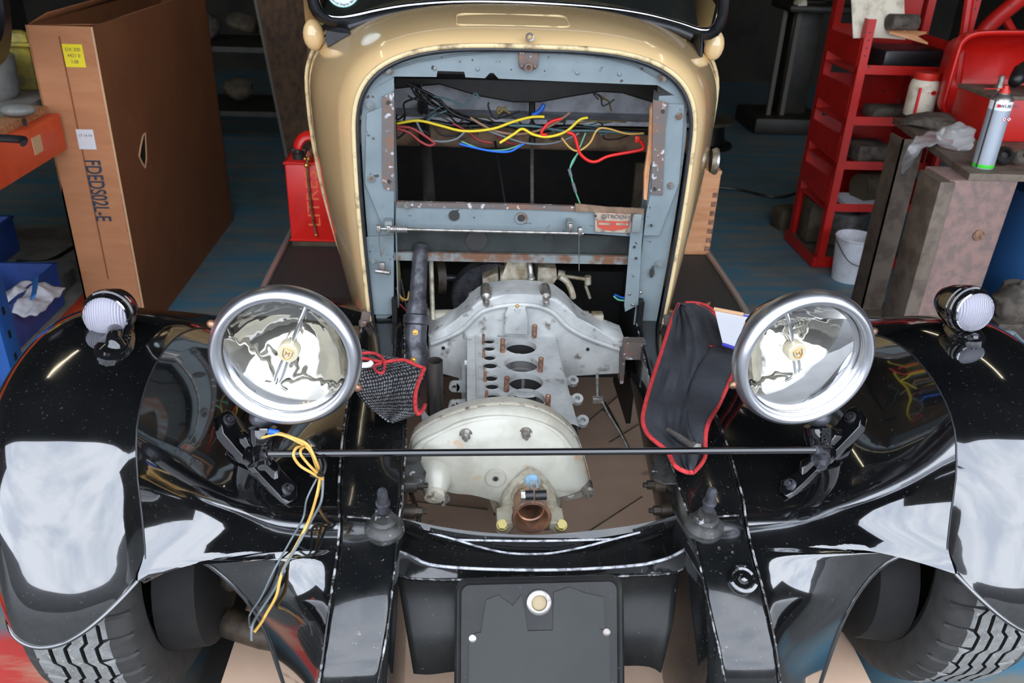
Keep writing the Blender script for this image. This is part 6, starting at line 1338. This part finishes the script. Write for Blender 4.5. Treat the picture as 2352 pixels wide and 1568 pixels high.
# red moulded tub / seat shell behind the toolbox
tt=thing('red_tub','large red moulded plastic tub tipped on its side behind the bench','tub',(2.0,3.3,0))
ol=crom([P(x,y,Y=3.22) for x,y in ((2163,250),(2172,205),(2196,120),(2210,90),(2240,73),(2300,69),(2400,70),(2480,74),(2500,160),(2490,250),(2420,268),(2300,268),(2215,272),(2180,268))],4,True)
tcn=sum(ol,V((0,0,0)))/len(ol)
def tr_(k,dy,kx=None): return [tcn+V(((p.x-tcn.x)*(kx or k),dy,(p.z-tcn.z)*k)) for p in ol]
q=MB(); q.rings([tr_(.97,.05),tr_(1.0,.012),tr_(.985,-.004),tr_(.94,-.006,.955),tr_(.88,.004,.91),tr_(.84,.05,.885),tr_(.78,.14,.84),tr_(.6,.2,.7),tr_(.3,.215,.35)],cap0=False,cap1=True); q.build('tub_shell','redtub',tt,angle=60)
q=MB(); a_=P(2160,262,Y=3.44); q.tube([V((a_.x+.04,3.44,.02)),V((a_.x+.04,3.44,.8)),P(2232,-40,Y=3.46)],.018,8,smooth=0); q.build('tub_frame_tube','redrack',tt)
q=MB(); q.tube([P(2235,110,Y=3.75),P(2270,60,Y=3.75),P(2352,-10,Y=3.7)],.035,10); q.tube([V((2.25,3.75,.02)),V((2.25,3.75,1.0)),P(2300,30,Y=3.75)],.02,8,smooth=0); q.build('tub_frame_tube','redrack',tt)
# blue barrel + pale tray at far right
c=P(2345,600,Y=2.9); q=MB(); q.lathe((c.x+.14,2.95,0),(0,0,1),[(0,0),(0,.22),(.02,.24),(.2,.245),(.22,.25),(.24,.245),(.5,.245),(.55,.23),(.56,.0)],40); tag(q.build('blue_barrel','bluebarrel'),'blue plastic barrel at the right edge of the picture','barrel')
A=[P(x,y,Z=.18) for x,y in ((2262,756),(2330,760),(2420,850),(2300,850))]; q=MB(); q.rings([[p+V((0,0,-.18)) for p in A],A,[A[0].lerp(sum(A,V((0,0,0)))/4,0)*1 for _ in (0,)]+A[1:]],cap0=True,cap1=False); 
ctr=sum(A,V((0,0,0)))/4; q.rings([A,[ctr+(p-ctr)*.86 for p in A],[ctr+(p-ctr)*.8+V((0,0,-.12)) for p in A]],cap0=False,cap1=True); tag(q.build('plastic_tray','traygrey',angle=25),'pale grey plastic crate behind the right-hand side lamp','crate')
lump('crumpled_foil','steel','crumpled shiny foil in the pale grey crate','foil',(ctr.x,ctr.y,.07),(.08,.08,.07),8,.4)
c=P(2330,640,Y=2.7); lump('dusty_lump','rubbish','grey brown lump beside the blue barrel','lump',(c.x,2.66,0.16),(.07,.06,.09),4,.3); q=MB(); q.box((c.x,2.66,.08),(.16,.14,.158)); tag(q.build('concrete_block','rubbish'),'grey block on the floor at the foot of the blue barrel','block')
# dark drilling machine and chair far back
td=thing('drilling_machine','dark olive workshop machine standing in the shadow behind the red rack','machine',(1.6,5.6,0))
c=P(1800,300,Z=0)
q=MB(); q.box((c.x+.0,c.y+.1,.06),(.55,.5,.12),bevel=.02); q.build('machine_base','machine',td)
q=MB(); q.box((c.x+.05,c.y+.15,.5),(.22,.2,.8),bevel=.02); q.build('machine_column','machine',td)
q=MB(); q.box((c.x+.08,c.y+.05,.86),(.5,.42,.05),bevel=.02); q.build('machine_table','machine',td)
q=MB(); q.box((c.x+.1,c.y+.2,1.35),(.3,.5,.4),bevel=.03); q.box((c.x+.05,c.y+.2,1.1),(.12,.12,.5)); q.build('machine_head','machine',td)
for s_ in (-.1,.0): 
    q=MB(); q.box((c.x+s_-.05,c.y-.02,.45),(.03,.03,.8)); q.build('guide_bar','plankedge',td)
q=MB(); q.tube([V((c.x-.25,c.y,1.6)),V((c.x-.2,c.y-.05,1.2)),V((c.x-.05,c.y-.1,1.05)),V((c.x+.2,c.y-.1,1.0))],.008,8); q.build('machine_cable','goldink' if False else 'w_brown',td)
q=MB(); q.lathe((c.x-.13,c.y-.12,.885),(1,.2,0),[(0,0),(.01,.035),(.07,.04),(.09,.0)],20); tag(q.build('white_pot','bottlewhite'),'small white pot lying on the dark machine table','pot')
q=MB(); q.lathe((.98,6.5,.55),(1,.25,0),[(-.08,.15),(-.09,.28),(-.05,.34),(.05,.34),(.09,.28),(.08,.15),(-.08,.15)],40); tw_=q.build('standing_wheel','blackplastic'); tag(tw_,'dark wheel standing in the shadow right of the windscreen','wheel')
q=MB(); q.lathe((.92,6.5,.55),(-1,-.25,0),[(0,.17),(.02,.16),(.0,.1),(.03,.05),(.03,0)],32); q.build('wheel_cover','machine',tw_); tw_.location.z=-.21
q=MB(); q.box((.92,5.6,.8),(.10,.10,1.6)); tag(q.build('timber_post','plank'),'upright timber post in the dark just right of the windscreen','post')
# pine box on the right running board
PX0,PX1=.665,P(1632,560,Y=2.86).x; zt=P(1632,400,Y=2.86).z
tw=thing('wooden_box','pale pine box with finger joints on the right running board','box',((PX0+PX1)/2,2.95,.302))
q=MB(); q.box(((PX0+PX1)/2,2.87,(.302+zt)/2),(PX1-PX0,.016,zt-.302)); q.box((PX1-.008,2.99,(.302+zt)/2),(.016,.22,zt-.302)); q.box((PX0+.008,2.99,(.302+zt)/2),(.016,.22,zt-.302)); q.box(((PX0+PX1)/2,3.10,(.302+zt)/2),(PX1-PX0,.016,zt-.302)); q.box(((PX0+PX1)/2,2.99,.31),(PX1-PX0,.22,.012)); q.build('box_side','pine',tw)
q=MB(); q.box(((PX0+PX1)/2,2.985,zt+.006),(PX1-PX0+.004,.25,.012)); q.build('lid','pine',tw)
for k in range(7):
    q=MB(); q.box((PX1-.009,2.8605,.325+k*.034),(.018,.003,.017)); q.build('finger_joint','rust' if False else 'studrust',tw)
# round tail/indicator on the right scuttle side, door hinge knob on the left
c=P(1608,345,Y=2.25); q=MB(); q.lathe(V((.520,2.18,c.z-.01)),(1,-.12,0),[(0,.030),(.012,.036),(.018,.034),(.019,.026),(.016,.02),(.016,0)],28); q.build('side_vent_disc','steel',car,label='round metal disc on the scuttle side')
q=MB(); q.sphere(P(720,80,Y=2.28),.030,16,sc=(.9,.8,1.3)); q.build('hinge_cover','cream',car); q=MB(); q.sphere(P(1640,104,Y=2.28),.030,16,sc=(.9,.8,1.3)); q.build('hinge_cover','cream',car)
# cream door edge strip
SKY = 5.0; EXPO = 0.0
# ================================================================== SETTING
def sbox(name, c, size, mat):
    q = MB(); q.box(c, size); return struct(q.build(name, mat))
DOORY = .75
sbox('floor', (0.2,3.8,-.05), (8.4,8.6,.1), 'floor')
sbox('wall_left', (-4.05,3.8,1.6), (.1,8.6,3.4), 'wallm')
sbox('wall_right', (4.45,3.8,1.6), (.1,8.6,3.4), 'wallm')
sbox('wall_back', (0.2,8.15,1.6), (8.6,.1,3.4), 'wallm')
sbox('ceiling', (0.2,4.45,3.25), (8.6,7.5,.1), 'ceilm')
sbox('wall_front', (0.2,DOORY,3.1), (8.4,.15,.5), 'wallm')
sbox('forecourt_ground', (0.2,-8.5,-.06), (30,16,.1), 'forecourt')
for i,(x,y) in enumerate(((-1.9,3.2),(-1.9,5.6),(1.9,3.2),(1.9,5.6))):
    t = thing('ceiling_light', ['fluorescent tube fitting on the roof, front left','fluorescent tube fitting on the roof, back left','fluorescent tube fitting on the roof, front right','fluorescent tube fitting on the roof, back right'][i], 'light', (x,y,3.2), 'workshop roof lights')
    q = MB(); q.box((x,y,3.17),(.12,1.3,.05)); q.build('housing','white',t)
    q = MB(); q.cyl((x,y-.6,3.13),(x,y+.6,3.13),.018,n=10); q.build('tube','lamp',t)
# ------------------------------------------------------------------ world / view
sc = bpy.context.scene
w = bpy.data.worlds.new('overcast_sky'); sc.world = w; w.use_nodes = True; nt = w.node_tree; L = nt.links.new
bg = nt.nodes['Background']; tc = _n(nt,'ShaderNodeTexCoord'); nz = _n(nt,'ShaderNodeTexNoise'); nz.inputs['Scale'].default_value = 2.2; nz.inputs['Detail'].default_value = 5
mp = _n(nt,'ShaderNodeMapping'); mp.inputs['Scale'].default_value = (1,1,2.2); L(tc.outputs['Generated'], mp.inputs[0]); L(mp.outputs[0], nz.inputs['Vector'])
mr = _n(nt,'ShaderNodeMapRange'); mr.inputs['From Min'].default_value=.42; mr.inputs['From Max'].default_value=.66; L(nz.outputs['Fac'], mr.inputs['Value'])
mx = _n(nt,'ShaderNodeMix', data_type='RGBA'); mx.inputs[6].default_value=(.84,.9,1,1); mx.inputs[7].default_value=(.60,.67,.80,1); L(mr.outputs[0], mx.inputs[0])
L(mx.outputs[2], bg.inputs['Color']); bg.inputs['Strength'].default_value = SKY
sc.view_settings.view_transform = 'Standard'; sc.view_settings.look = 'None'; sc.view_settings.gamma = 1; sc.view_settings.use_curve_mapping = False
sc.view_settings.exposure = EXPO
